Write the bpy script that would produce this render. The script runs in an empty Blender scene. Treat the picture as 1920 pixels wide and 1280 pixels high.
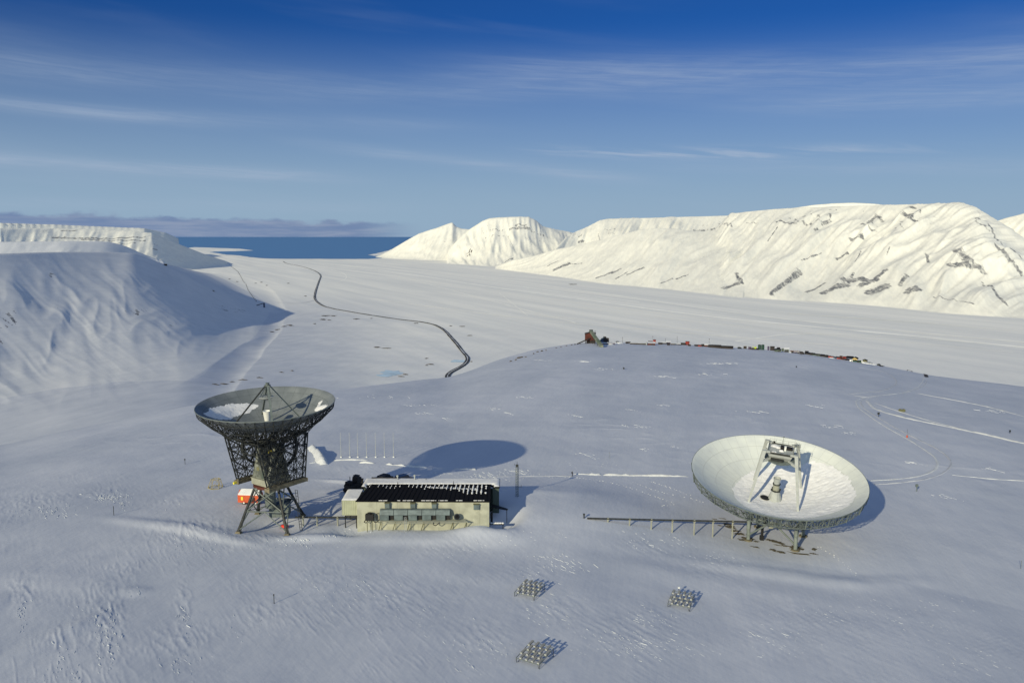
import bpy, math, random
import numpy as np
from mathutils import Vector, Matrix, geometry
random.seed(7)
R_ = math.radians
sc = bpy.context.scene
col = sc.collection

# ------------------------------------------------------------------ camera
CAMZ = 68.0
PITCH = math.atan(197/1500.0)
CP, SP = math.cos(PITCH), math.sin(PITCH)
cam = bpy.data.cameras.new('camera'); camo = bpy.data.objects.new('camera', cam); col.objects.link(camo)
camo.location = (0, 0, CAMZ); camo.rotation_euler = (math.pi/2-PITCH, 0, 0)
cam.sensor_width = 36; cam.lens = 36*1500/1920; cam.clip_start = 1; cam.clip_end = 2e6
sc.camera = camo

def ray(px, py):
    a = (px-960)/1500; b = (640-py)/1500
    return a, CP+b*SP, -SP+b*CP
def azel(px, py):
    x, y, z = ray(px, py)
    return math.atan2(x, y), z/math.hypot(x, y)

# ------------------------------------------------------------------ noise
_rng = np.random.default_rng(11)
_perm = _rng.permutation(1024); _perm = np.concatenate([_perm, _perm])
_ga = _rng.random(1024)*2*np.pi
_gx, _gy = np.cos(_ga), np.sin(_ga)
def perlin(x, y):
    xi = np.floor(x).astype(np.int64); yi = np.floor(y).astype(np.int64)
    xf = x-xi; yf = y-yi
    u = xf*xf*xf*(xf*(xf*6-15)+10); v = yf*yf*yf*(yf*(yf*6-15)+10)
    def g(ix, iy, dx, dy):
        h = _perm[_perm[ix & 1023]+(iy & 1023)]
        return _gx[h]*dx+_gy[h]*dy
    a = g(xi, yi, xf, yf); b = g(xi+1, yi, xf-1, yf)
    c = g(xi, yi+1, xf, yf-1); d = g(xi+1, yi+1, xf-1, yf-1)
    return (a+(b-a)*u)*(1-v)+(c+(d-c)*u)*v
def fbm(x, y, o=3):
    s = 0; a = 1; t = 0
    for i in range(o):
        s = s+a*perlin(x*2**i+17.3*i, y*2**i-9.1*i); t += a; a *= .5
    return s/t
def ridged(x, y, o=2):
    s = 0; a = 1; t = 0
    for i in range(o):
        s = s+a*(1-np.abs(perlin(x*2**i+31*i, y*2**i+7*i))*2.2); t += a; a *= .5
    return s/t
def sst(a, b, x):
    t = np.clip((x-a)/(b-a), 0, 1); return t*t*(3-2*t)
def interp(x, xs, ys): return np.interp(x, xs, ys)

# ------------------------------------------------------------------ terrain definition
# edge of the hill the site stands on: direction, slope of the sight line over it, distance
EDGE = [(-300,880,330),(0,850,335),(200,812,345),(370,778,365),(500,760,390),(640,742,420),(760,724,470),(840,712,520),
        (880,698,590),(940,674,700),(1000,657,800),(1070,646,860),(1110,643,880),(1250,645,900),(1400,654,900),
        (1520,664,880),(1640,684,850),(1740,704,800),(1830,716,750),(1920,728,700),(2200,760,650)]
_e = [(azel(px, py)[0], azel(px, py)[1], r) for px, py, r in EDGE]
E_AZ = np.array([a for a, s, r in _e]); E_R = np.array([r for a, s, r in _e], float); E_Z = np.array([CAMZ+s*r for a, s, r in _e])
E_L = np.interp(E_AZ, [azel(600,740)[0], azel(1050,650)[0]], [650, 1500])
FA = np.radians(np.arange(-60, 60.01, .1))
def sm_lut(xs, ys, sig):
    y = np.interp(FA, xs, ys); k = np.exp(-.5*(np.arange(-60, 61)*.1/sig)**2); k /= k.sum()
    return np.convolve(np.pad(y, 60, 'edge'), k, 'valid')
_er, _ez, _el = E_R, E_Z, E_L
E_S = sm_lut(E_AZ, (E_Z-CAMZ)/E_R, .5); E_R = sm_lut(E_AZ, E_R, 1.6); E_L = sm_lut(E_AZ, E_L, 2.5); E_Z = CAMZ+E_S*E_R; E_AZ = FA

def crests(pts):
    o = []
    for px, py, r in pts:
        a, s = azel(px, py); o.append((a, r, CAMZ+s*r))
    o = np.array(sorted(o)); return o[:, 0], o[:, 1], o[:, 2]
def feet(pts):
    o = np.array(sorted([(azel(px, 600)[0], r) for px, r in pts])); return o[:, 0], o[:, 1]

VZ = -400.0
# name, brow (pixel, pixel, metres), foot distance, profile exponent, rib (wavelength, amplitude, shear), rocks
LAYERS = [
 dict(name='hill', brow=[(-500,482,3000),(-200,478,3250),(0,475,3500),(60,473,3700),(120,472,3900),(200,472,4200),(250,474,4350),(290,488,4500),(330,508,4600),(400,545,4850),(450,566,5050),(490,577,5250),(512,587,5280),(545,612,5150),(620,660,4900)],
      foot=[(-500,1500),(0,1800),(120,1850),(250,1950),(330,2150),(400,2600),(450,3300),(520,4000),(620,4300)], p=1.75, zf=-318, rib=(520,26,-1.3), rib2=(120,5,-1.3), back=6000, rnd=.06),
 dict(name='hill', brow=[(-500,452,6800),(0,453,7000),(140,452,7200),(205,453,7400),(235,461,7500),(275,479,7600),(310,492,7700)],
      foot=[(-500,5800),(205,6300),(310,7600)], p=1.3, rib=(500,30,1.0), rib2=(160,8,1.0), back=2500, rnd=.05),
 dict(name='mountain', brow=[(-500,424,11000),(0,428,11500),(100,428,12000),(200,431,12300),(250,433,12400),(285,437,12500),(330,455,12900),(380,475,13500),(425,490,14300)],
      foot=[(-500,9800),(0,10200),(250,10600),(330,11300),(380,12300),(425,14290)], p=1.5, rib=(420,45,.6), rib2=(150,20,.6), back=1500, rnd=.02, band=.78, bamt=1.2),
 dict(name='mountain', brow=[(-500,414,17000),(0,418,17000),(100,421,17500),(270,428,18500),(310,436,19000),(335,447,19500)],
      foot=[(-500,15500),(335,17500)], p=1.4, rib=(500,40,.6), rib2=(150,10,.6), back=2500, rnd=.03),
 dict(name='mountain', brow=[(1340,430,9900),(1370,401,9700),(1400,397,9500),(1450,392,9300),(1500,389.5,9100),(1600,386,8700),(1700,383.5,8300),(1800,381,8050),(1825,388,7950),(1850,401,7850),(1880,420,7700),(1920,446,7500),(1970,480,7300),(2040,520,7000),(2100,560,6800)],
      foot=[(1100,9500),(1238,8700),(1300,7200),(1356,6500),(1450,6250),(1636,5950),(1780,5500),(1915,5450),(2100,5400)], p=1.15, rib=(640,170,1.3), rib2=(150,48,1.7), back=2500, rnd=.015, band=.86, bamt=.5, footrock=1.0),
 dict(name='mountain', brow=[(1040,470,11000),(1060,446,11800),(1080,434,12300),(1100,426,12500),(1125,413,12600),(1145,410,12700),(1200,409,12700),(1300,406,12700),(1380,404,12700),(1500,404,12700)],
      foot=[(1000,10900),(1040,10500),(1124,9300),(1238,9000),(1500,9000)], p=1.5, rib=(600,120,.9), rib2=(150,52,1.0), back=2500, rnd=.015, band=.8, bamt=.2),
 dict(name='mountain', brow=[(930,499,11800),(960,488,11300),(1000,480,11000),(1040,468,10600),(1100,456,10200),(1160,441,9900),(1200,431,9700),(1235,427.5,9600),(1265,429,9600),(1300,434,9500),(1350,432,9500),(1400,420,9600)],
      foot=[(930,11790),(960,10800),(1040,9400),(1124,8000),(1238,7300),(1356,6500),(1400,6300)], p=1.15, rib=(430,70,1.6), rib2=(130,26,1.6), back=1500, rnd=.05, footrock=.6),
 dict(name='mountain', brow=[(840,470,14500),(860,447,14800),(880,430,15000),(905,414,15000),(918,409,15000),(935,407.5,15000),(975,406,15000),(992,407,15100),(1005,413,15200),(1018,424,15300),(1035,429,15500),(1060,433,15800),(1090,440,16000),(1120,450,16500)],
      foot=[(840,14000),(900,12700),(960,12300),(1040,12500),(1120,13000)], p=1.5, rib=(480,120,-.4), rib2=(150,44,-.4), back=1500, rnd=.02, band=.8, bamt=.9),
 dict(name='mountain', brow=[(695,485,19000),(712,479,18500),(735,467,18000),(760,452,17700),(785,438,17500),(800,433,17500),(820,427,17500),(836,421,17500),(848,417,17500),(856,425,17500),(866,429,17500),(880,430,17500),(920,440,17500),(960,460,17500)],
      foot=[(695,18900),(720,17600),(760,16200),(850,15500),(960,15500)], p=1.3, rib=(480,80,.9), rib2=(150,42,.9), back=1500, rnd=.02, band=.7, bamt=.4, footrock=.5),
 dict(name='mountain', brow=[(1800,470,9500),(1840,434,9500),(1866,415,9500),(1885,409,9500),(1905,404,9500),(1920,400,9500),(1960,390,9500),(2100,385,9500)],
      foot=[(1800,8500),(1920,7800),(2100,7000)], p=1.3, rib=(600,60,1), rib2=(200,20,1), back=2500, rnd=.04),
 dict(name='mountain', brow=[(1440,398,12000),(1480,391,12000),(1520,385,12000),(1560,381.5,12000),(1600,380,12000),(1640,382,12000),(1690,388,12000),(1740,398,12000)],
      foot=[(1440,10500),(1740,10500)], p=1.2, rib=(900,5,1), rib2=(300,1,1), back=1500, rnd=.1),
]
for L in LAYERS:
    L['b'] = crests(L['brow']); f = feet(L['foot']); L['f'] = (FA, sm_lut(f[0], f[1], .8))
    if L['name'] == 'hill':
        bb = L['b']; sl_ = sm_lut(bb[0], (bb[2]-CAMZ)/bb[1], .28); rr_ = sm_lut(bb[0], bb[1], 1.4); L['br'] = (FA, rr_); L['bz'] = (FA, CAMZ+sl_*rr_)

def h_patches():
    # rough, wind-scoured snow: pixel centre, pixel radii, strength
    return [(60,955,60,16,.30),(200,932,45,10,.35),(330,950,60,12,.2),(45,1150,20,30,.5),(205,1200,28,60,.5),(243,1105,22,14,.35),(345,1160,14,35,.4),
            (490,1180,40,30,.2),(160,1150,60,25,.15),(120,1250,40,35,.3),(340,1240,60,30,.25),(360,1010,60,25,.35),(520,1020,70,14,.25),(700,1110,90,40,.16),(780,1150,100,30,.16),
            (860,1030,60,20,.2),(1040,1150,70,35,.25),(1180,1200,90,45,.3),(1230,1160,60,22,.2),(1210,1015,60,16,.3),(960,1000,70,18,.16),(930,890,70,7,.25),
            (1450,1190,80,40,.12),(1540,1150,60,30,.1),(1700,1150,120,50,.08),(900,1220,70,40,.25),(590,1090,60,30,.15),(1330,1050,50,20,.18),(1000,1080,50,18,.22),
            (660,1000,50,8,.25),(760,950,10,4,.1),(1820,1230,60,30,.1),(1120,870,80,10,.08),(690,870,60,6,.2)]
_PA = []
for px, py, rx, ry, s in h_patches():
    a, sl = azel(px, py); r = (CAMZ+3)/-sl
    _PA.append((r*math.sin(a), r*math.cos(a), rx*r/1500, ry*r/1500/math.sin(math.atan(-sl)), s, a))
# shaped drifts, hollows and snow heaps: x, y, half length, half width, heading, height
DRIFTS = [(-80,183,17,2.8,R_(-16),.5),(-66,176,9,2.2,R_(-22),.45),(-7,184,7,4,R_(4),1.5),(-24,184.5,10,3,0,.25),(-46,178,7,2.5,R_(10),.8),(-56,186,8,6,0,-1.0),(-46,193,6,5,0,-.7),
          (-39,184.5,4,4,0,-.9),(-1.5,191,3.2,7,R_(-20),-1.8),(5,188,5,10,R_(-35),.35),(-18,180,17,4,R_(3),.6),(-4,179,6,4,R_(20),.5),
          (-62,252,9,2.5,R_(109),.3),(-48,226,8,1.4,R_(-12),.5),(12,204,24,24,0,3.0),(-22,205,16,4,0,-.9),(-20,215,26,4,R_(-3),.8),
          (66,188,15,13,0,-.3),(60,168,20,3.5,R_(-14),.35),(80,167,14,3,R_(10),.25),(50,160,25,4,R_(-20),.15),
          (-90,150,20,5,R_(-10),.2),(30,165,30,5,R_(-25),.15),(-10,160,25,5,R_(-20),.15),
          (-94,137.5,2.2,5,R_(12),.3),(-74,131,2.0,5,R_(-20),.35),(-77,124,3.0,7,R_(-15),.3),(-72,145,3,2.2,0,.25)]
def near_h(x, y, R, az, micro=True):
    z0 = -1.0-.0444*(x+58)*np.clip(188/np.maximum(R, 1), 0, 1)
    z0 = np.clip(z0, -12, 8)
    rc = interp(az, E_AZ, E_R); zc = interp(az, E_AZ, E_Z); L = interp(az, E_AZ, E_L)
    d = np.clip(R-188, 0, None); D = rc-188; a = -.034
    b = (zc-z0-a*D)/D**2
    z = z0+a*d+b*d*d - .05*np.minimum(R-188, 0)
    sl = a+2*b*D
    e = R-rc
    es = np.clip(( .5+sl)*L, 1, None)
    drop = np.where(e < es, sl*e-e*e/(2*L), sl*es-es*es/(2*L)-.5*(e-es))
    z = np.where(e > 0, zc+drop, z)
    fade = np.clip(1-(R-rc)/200, 0, 1)
    z = z+fade*(.9*fbm(x/70, y/90+3)*sst(150, 260, R)+.5*fbm(x/26+5, y/30))
    for cx, cy, lx, ly, rot, h in DRIFTS:
        m = (np.abs(x-cx) < 60) & (np.abs(y-cy) < 60)
        if not np.any(m): continue
        dx = x[m]-cx; dy = y[m]-cy; c, s = math.cos(rot), math.sin(rot)
        u = (dx*c+dy*s)/lx; v = (-dx*s+dy*c)/ly
        z[m] += h*np.exp(-(u*u+v*v)**1.3)
    if micro:
        m = R < 1100
        xm, ym = x[m], y[m]
        al = xm*.55-ym*.83; ac = xm*.83+ym*.55
        am = al+2*perlin(xm/9, ym/9); 
        n1 = ridged(am/7.0, ac/1.7, 3); n2 = np.clip(n1-.45, 0, None)
        msk = sst(.0, .35, fbm(xm/38+9, ym/38, 2))
        amp = .012+.03*msk
        for cx, cy, rx, ry, s, a in _PA:
            k = (np.abs(xm-cx) < 3*rx+3*ry) & (np.abs(ym-cy) < 3*ry+3*rx)
            dx = xm[k]-cx; dy = ym[k]-cy; c, sn = math.cos(a), math.sin(a)
            u = (dx*c-dy*sn)/rx; v = (dx*sn+dy*c)/ry
            amp[k] += .42*s*np.exp(-(u*u+v*v)*1.2)
        rl = np.clip(ridged(am/22.0+3, ac/1.25+.25*perlin(xm/3, ym/3), 2)-.80, 0, None)*sst(-.05, .25, fbm(xm/30+40, ym/30, 2))*sst(330, 230, R[m])
        nn = ridged(xm/2.3+am/9, ym/2.8, 2)
        zz = amp*(n2*1.4+.35*np.clip(nn-.4, 0, None))+.30*rl
        # long low drifts and streaks further out
        st = np.clip(ridged(xm/26+.3*perlin(xm/60, ym/60), ym/17+4, 2)-.72, 0, None)*1.6*sst(230, 330, R[m])
        sm = sst(.05, .3, fbm(xm/90, ym/60+20, 2))
        zm = z[m]; zm += zz*fade[m]+st*sm*fade[m]*.5; z[m] = zm
    return z

def layer_h(L, az, R):
    ba, bR, bz = L['b']; fa, fR = L['f']
    inside = (az > ba[0]) & (az < ba[-1])
    rb = interp(az, *L['br']) if 'br' in L else interp(az, ba, bR); zb = interp(az, *L['bz']) if 'bz' in L else interp(az, ba, bz); rf = interp(az, fa, fR)
    # a broken, not ruler-drawn, upper edge
    zb = zb+(fbm(az*rb/180, rb*0+3.3, 3)*5+fbm(az*rb/900, rb*0+8.1, 2)*3)*np.clip((zb-VZ)/500, 0, 1)*L.get('rough', 1)
    t = (R-rf)/np.maximum(rb-rf, 5)
    tc = np.clip(t, 0, 1)
    P = tc**L['p']
    r = L['rnd']; P = np.where(tc > 1-r*2, P-(r*.5)*((tc-(1-2*r))/(2*r))**2*0, P)
    lat = az*np.mean(bR)
    hf = np.clip((zb-VZ)/600, 0, 1)
    wl, am, sh = L['rib']; w2, a2, sh2 = L['rib2']
    warp = fbm(lat/wl/2, tc*1.1+rb*0, 2)*.7
    if L['name'] == 'hill': warp = warp*1.8+.5*fbm(lat/140, tc*3, 2)
    rg = ridged(lat/wl-tc*sh+warp, tc*.8, 2 if L['name'] == 'hill' else 3)
    rg2 = ridged(lat/w2-tc*sh*wl/w2+warp*.8, tc*1.3+5, 3)*(.55+.9*sst(-.25, .3, fbm(lat/500+9, tc*2.5, 2)))
    env = np.clip(tc*(1.02-tc)*4, 0, 1)**.8
    rz = am*(rg-.55)*env+a2*(rg2-.5)*np.clip(tc*8, 0, 1)*np.clip((1.04-tc)*7, 0, 1)*np.clip(.35+1.3*tc, 0, 1)
    zf = L.get('zf', VZ)
    if zf != VZ: zf = VZ+(zf-VZ)*sst(R_(-15), R_(-23), az)
    if L.get('zf'): zf = zf-170*sst(azel(470, 580)[0], azel(600, 580)[0], az)
    z = zf+(zb-zf)*P+rz*hf
    bk = np.clip(R-rb, 0, None)
    zbk = zb-.03*bk-.4*np.clip(bk-L['back'], 0, None)+2*fbm(lat/200, R/200, 2)
    if 'edge' in L: pass
    z = np.where(t > 1, zbk, z)
    if L.get('zf'): z = np.where((t < 0) & (t > -1.2), zf+t*110, z); z = np.where((t < -1.2) | ~inside, -900, z)
    else: z = np.where((t < 0) | ~inside, -900, z)
    # bare rock
    rock = np.zeros_like(z)
    if 'band' in L:
        b0 = L['band']
        q = fbm(lat/230+3, tc*2, 2); q2 = ridged(lat/60, tc*5, 1)
        for bb, ww in ((b0, .035), (b0-.10, .022), (b0+.08, .02)):
            rock = np.maximum(rock, np.exp(-((tc-bb-.02*q)/ww)**2)*sst(.12-.2*L['bamt'], .45, q+.35*(q2-.5)))
        rock = np.where(t > 1, 0, rock)*.64
    if 'footrock' in L:
        g = sst(.0, .30, fbm(lat/330+7, tc*4, 3)-.10)*L['footrock']
        side = sst(.50, .62, rg)*sst(.86, .70, rg)
        rock = np.maximum(rock, g*side*sst(.01, .05, tc)*sst(.42, .18, tc)*.5)
        rock = np.maximum(rock, sst(.30,.5,fbm(lat/90, tc*14, 3)+.2*g)*.45*sst(.8,.4,tc)*L['footrock'])
    if L['name'] == 'hill':
        rock = np.maximum(rock, .62*sst(.66,.74, ridged(lat/26+tc*26, tc*7, 1)*.5+fbm(lat/240, tc*6+2, 2))*sst(.35,.5,tc)*sst(.95,.85,tc))
    return z, np.where(z > -800, rock, 0)

def heights(x, y, micro=True, labels=False):
    x = np.atleast_1d(np.asarray(x, float)); y = np.atleast_1d(np.asarray(y, float))
    R = np.hypot(x, y); az = np.arctan2(x, y)
    zn = near_h(x, y, R, az, micro)
    far = sst(R_(-1), R_(-30), az)*sst(5200, 1400, R)
    base = VZ+110*far+(9*fbm(x/420, y/420, 3))*sst(R_(6), R_(-8), az)*sst(6500, 4200, R)
    base = base+1.6*fbm(x/300+4, y/300, 2)
    base = np.where(R > 14500, VZ, base+(VZ-base)*sst(11000, 14500, R))
    z = base; lab = np.ones(x.shape, int); rock = np.zeros_like(z)
    if np.any(R > 1300):
        for i, L in enumerate(LAYERS):
            m = (R > 1300)
            zl = np.full(z.shape, -900.0); rk = np.zeros_like(z)
            zl[m], rk[m] = layer_h(L, az[m], R[m])
            k = 75.0 if i == 0 else 14.0 if L['name'] == 'hill' else 10.0
            # soft join with what lies below
            h = np.clip(.5+.5*(zl-z)/k, 0, 1)
            sel = zl > z
            zs = np.where(zl < -800, z, z*(1-h)+zl*h+k*h*(1-h)*.5)
            lab = np.where(sel, i+2, lab); rock = np.where(sel, rk*sst(0, 6, zl-z), rock)
            z = zs
    k = 8.0; rc = interp(az, E_AZ, E_R)
    hh = np.clip(.5+.5*(zn-z)/k, 0, 1)
    nz = np.where(R < rc, zn, z*(1-hh)+zn*hh+k*hh*(1-hh)*.5)
    lab = np.where((zn > z) | (R < rc), 0, lab); rock = np.where(lab == 0, 0, rock)
    if labels: return nz, lab, rock
    return nz
def H(x, y, micro=True): return float(heights([x], [y], micro)[0])

_az_c = {}
def on(px, py, rmin=60, rmax=60000):
    a, s = azel(px, py)
    r = np.exp(np.linspace(math.log(rmin), math.log(rmax), 2500))
    zz = heights(r*math.sin(a), r*math.cos(a), micro=False)
    hit = np.nonzero(CAMZ+s*r < zz)[0]
    if len(hit) == 0: rr = rmax
    else:
        i = hit[0]
        if i == 0: rr = r[0]
        else:
            f0 = CAMZ+s*r[i-1]-zz[i-1]; f1 = CAMZ+s*r[i]-zz[i]; rr = r[i-1]+(r[i]-r[i-1])*f0/(f0-f1)
    x, y = rr*math.sin(a), rr*math.cos(a)
    return Vector((x, y, H(x, y)))
def spot(px, r):
    a = azel(px, 650)[0]; x, y = r*math.sin(a), r*math.cos(a); return Vector((x, y, H(x, y)))
def zat(px, py, r): return CAMZ+azel(px, py)[1]*r

# ------------------------------------------------------------------ materials
def mat(name, c, rough=.6, metal=0., var=.0, vscale=3., bump=0., bscale=8., spec=.3, c2=None):
    m = bpy.data.materials.new(name); m.use_nodes = True; nt = m.node_tree; b = nt.nodes['Principled BSDF']
    b.inputs['Roughness'].default_value = rough; b.inputs['Metallic'].default_value = metal
    b.inputs['Specular IOR Level'].default_value = spec
    b.inputs['Base Color'].default_value = (*c, 1)
    if var or c2 or bump:
        tc = nt.nodes.new('ShaderNodeTexCoord'); n = nt.nodes.new('ShaderNodeTexNoise')
        n.inputs['Scale'].default_value = vscale; n.inputs['Detail'].default_value = 4
        nt.links.new(tc.outputs['Object'], n.inputs['Vector'])
        if var or c2:
            mx = nt.nodes.new('ShaderNodeMix'); mx.data_type = 'RGBA'
            cc = c2 or tuple(v*(1-var) for v in c)
            mx.inputs[6].default_value = (*c, 1); mx.inputs[7].default_value = (*cc, 1)
            rp = nt.nodes.new('ShaderNodeMapRange'); rp.inputs[1].default_value = .42; rp.inputs[2].default_value = .62
            nt.links.new(n.outputs['Fac'], rp.inputs[0]); nt.links.new(rp.outputs[0], mx.inputs[0])
            nt.links.new(mx.outputs[2], b.inputs['Base Color'])
        if bump:
            n2 = nt.nodes.new('ShaderNodeTexNoise'); n2.inputs['Scale'].default_value = bscale; n2.inputs['Detail'].default_value = 4
            nt.links.new(tc.outputs['Object'], n2.inputs['Vector'])
            bp = nt.nodes.new('ShaderNodeBump'); bp.inputs['Strength'].default_value = 1; bp.inputs['Distance'].default_value = bump
            nt.links.new(n2.outputs['Fac'], bp.inputs['Height']); nt.links.new(bp.outputs[0], b.inputs['Normal'])
    return m

def snow_ground(name):
    """one snow material for all the land; 'tone' 0 = fresh mountain snow, 1 = valley snow, 2 = blue-grey snow with slope shade put into its colour; 'rock' = bare rock"""
    m = bpy.data.materials.new(name); m.use_nodes = True; nt = m.node_tree; N = nt.nodes; K = nt.links.new
    b = N['Principled BSDF']; b.inputs['Roughness'].default_value = .65; b.inputs['Specular IOR Level'].default_value = .25
    geo = N.new('ShaderNodeNewGeometry')
    def mapped(rot, sc_):
        q = N.new('ShaderNodeMapping'); q.vector_type = 'TEXTURE'; q.inputs['Rotation'].default_value = (0, 0, rot); q.inputs['Scale'].default_value = tuple(1/v for v in sc_); K(geo.outputs['Position'], q.inputs['Vector']); return q.outputs[0]
    def nz(vec, scale, det, rough):
        n = N.new('ShaderNodeTexNoise'); n.inputs['Scale'].default_value = scale; n.inputs['Detail'].default_value = det; n.inputs['Roughness'].default_value = rough; K(vec, n.inputs['Vector']); return n.outputs['Fac']
    def rng(v, a, bb, lo=0., hi=1.):
        n = N.new('ShaderNodeMapRange'); K(v, n.inputs[0]); n.inputs[1].default_value = a; n.inputs[2].default_value = bb; n.inputs[3].default_value = lo; n.inputs[4].default_value = hi; return n.outputs[0]
    def mix(f, a, bb):
        n = N.new('ShaderNodeMix'); n.data_type = 'RGBA'; K(f, n.inputs[0])
        for k, v in ((6, a), (7, bb)):
            if hasattr(v, 'links'): K(v, n.inputs[k])
            else: n.inputs[k].default_value = (*v, 1)
        return n.outputs[2]
    tone = N.new('ShaderNodeAttribute'); tone.attribute_name = 'tone'; tone = tone.outputs['Fac']
    n1 = nz(mapped(R_(-56), (.16, .75, .5)), 1.0, 5, .6)
    n1b = nz(mapped(R_(-48), (1.1, 2.6, 1)), 1.0, 4, .7)
    n2 = nz(mapped(R_(-105), (.6, 2.2, 1)), .012, 6, .65)
    n4 = nz(mapped(R_(-63), (.10, 1.9, 1)), .004, 6, .6)      # long streaks down the valley
    b1 = N.new('ShaderNodeBump'); b1.inputs['Strength'].default_value = 1; b1.inputs['Distance'].default_value = .028; K(n1, b1.inputs['Height'])
    b0 = N.new('ShaderNodeBump'); b0.inputs['Strength'].default_value = 1; b0.inputs['Distance'].default_value = .016; K(n1b, b0.inputs['Height']); K(b0.outputs[0], b1.inputs['Normal'])
    b2 = N.new('ShaderNodeBump'); b2.inputs['Strength'].default_value = 1; K(rng(tone, 0, 1, 4.5, 1.1), b2.inputs['Distance'])
    K(n2, b2.inputs['Height']); K(b1.outputs[0], b2.inputs['Normal']); K(b2.outputs[0], b.inputs['Normal'])
    v = rng(n2, .38, .64)
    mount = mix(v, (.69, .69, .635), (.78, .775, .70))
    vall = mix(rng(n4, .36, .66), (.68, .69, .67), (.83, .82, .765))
    shade_snow = mix(v, (.42, .452, .515), (.505, .53, .585))  # snow colour lowered to stand in for ground sloping from the sun
    c = mix(rng(tone, 0, 1), mount, vall); c = mix(rng(tone, 1, 2), c, shade_snow)
    at = N.new('ShaderNodeAttribute'); at.attribute_name = 'rock'
    n3 = nz(mapped(0, (1, .25, .6)), .05, 6, .7)
    ad = N.new('ShaderNodeMath'); ad.operation = 'ADD'; K(at.outputs['Fac'], ad.inputs[0]); K(n3, ad.inputs[1])
    n5 = nz(geo.outputs['Position'], .02, 5, .6)
    K(mix(rng(ad.outputs[0], .93, 1.12), c, mix(rng(n5, .4, .6), (.13, .14, .155), (.30, .30, .295))), b.inputs['Base Color'])
    return m

M = dict(
 ground=snow_ground('snow_and_rock'),
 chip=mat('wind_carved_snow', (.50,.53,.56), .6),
 trail=mat('bright_valley_snow', (.95,.94,.87), .6, var=.08, vscale=.01),
 snow=mat('snow', (.64,.65,.66), .65, var=.08, vscale=.6, bump=.08, bscale=1.6, spec=.2),
 track=mat('packed_snow', (.55,.57,.58), .6, var=.12, vscale=.35, bump=.15, bscale=1.2, spec=.25),
 trackdull=mat('driven_snow', (.47,.49,.52), .6, var=.15, vscale=.2, bump=.1, bscale=1.0, spec=.25),
 road=mat('dark_gravel_road', (.045,.047,.052), .85, var=.35, vscale=.02),
 gravel=mat('gravel', (.075,.06,.028), .9, c2=(.13,.12,.09), vscale=2.5, bump=.15, bscale=5),
 rock=mat('dark_rock', (.05,.045,.042), .9, c2=(.12,.10,.08), vscale=.08),
 ice=mat('blue_ice', (.52,.66,.74), .35, var=.2, vscale=.02),
 dish_in=None,
 steel=mat('dark_green_grey_steel', (.030,.034,.034), .6, metal=.0, var=.4, vscale=1.5),
 steel2=mat('grey_green_painted_steel', (.12,.145,.14), .5, var=.25, vscale=1.2),
 pale=mat('pale_grey_painted_steel', (.33,.355,.35), .5, var=.12, vscale=.8),
 cream=mat('cream_weathered_panel', (.27,.28,.23), .6, var=.18, vscale=.5),
 concrete=mat('stained_concrete', (.10,.09,.06), .85, c2=(.17,.15,.10), vscale=1.3),
 white=mat('white_plastic', (.62,.64,.62), .5),
 black=mat('black_metal', (.012,.012,.013), .6),
 wall=mat('beige_wall_cladding', (.33,.34,.27), .65, var=.22, vscale=.5),
 wall2=mat('pale_yellow_ribbed_cladding', (.33,.35,.25), .6, var=.12, vscale=.6),
 roof=mat('black_roof_sheet', (.006,.006,.007), .8, spec=.1),
 duct=mat('galvanised_duct_steel', (.115,.15,.155), .5, metal=.1, c2=(.08,.105,.11), vscale=.9),
 olive=mat('olive_bracket_steel', (.13,.13,.07), .7),
 darkwall=mat('dark_green_wall', (.05,.07,.06), .7),
 orange=mat('orange_red_paint', (.48,.085,.03), .5, var=.2, vscale=1.2),
 shedred=mat('weathered_red_paint', (.30,.04,.03), .7, var=.4, vscale=.4),
 column=mat('grey_green_column_paint', (.17,.20,.19), .5, var=.3, vscale=.8),
 roofsnow=mat('roof_snow', (.50,.52,.55), .65, var=.1, vscale=.3),
 red=mat('red_paint', (.6,.05,.03), .5),
 yellow=mat('yellow_paint', (.62,.55,.05), .5),
 ochre=mat('weathered_yellow_tube', (.30,.24,.06), .6),
 glass=mat('dark_glass', (.02,.03,.045), .12, spec=.8),
 carblue=mat('dark_blue_car_paint', (.02,.03,.06), .3, spec=.6),
 rubber=mat('black_rubber', (.015,.015,.015), .8),
 rust=mat('rust_red_cladding', (.075,.02,.014), .8, var=.45, vscale=.15),
 conv=mat('weathered_green_cladding', (.10,.14,.095), .8, c2=(.19,.2,.15), vscale=.12),
 wood=mat('dark_timber', (.035,.03,.03), .85, var=.4, vscale=.3),
 tank=mat('dark_green_tank', (.015,.05,.035), .6),
 navy=mat('blue_grey_cladding', (.05,.07,.12), .7),
 sand=mat('sand_yellow_cladding', (.42,.33,.14), .7),
 lime=mat('lime_paint', (.45,.55,.05), .6),
 purple=mat('dark_purple_cladding', (.05,.04,.08), .7),
 skin=mat('skin', (.5,.3,.22), .6),
 cloth=mat('black_cloth', (.015,.015,.02), .9),
)
def sea_mat():
    m = mat('sea_water', (.09,.21,.41), .6, spec=.2); nt = m.node_tree; N = nt.nodes; K = nt.links.new
    geo = N.new('ShaderNodeNewGeometry'); n = N.new('ShaderNodeTexNoise'); n.inputs['Scale'].default_value = .004; n.inputs['Detail'].default_value = 6
    K(geo.outputs['Position'], n.inputs['Vector']); b = N.new('ShaderNodeBump'); b.inputs['Distance'].default_value = 3; K(n.outputs['Fac'], b.inputs['Height'])
    K(b.outputs[0], N['Principled BSDF'].inputs['Normal']); return m
M['sea'] = sea_mat()

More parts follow.
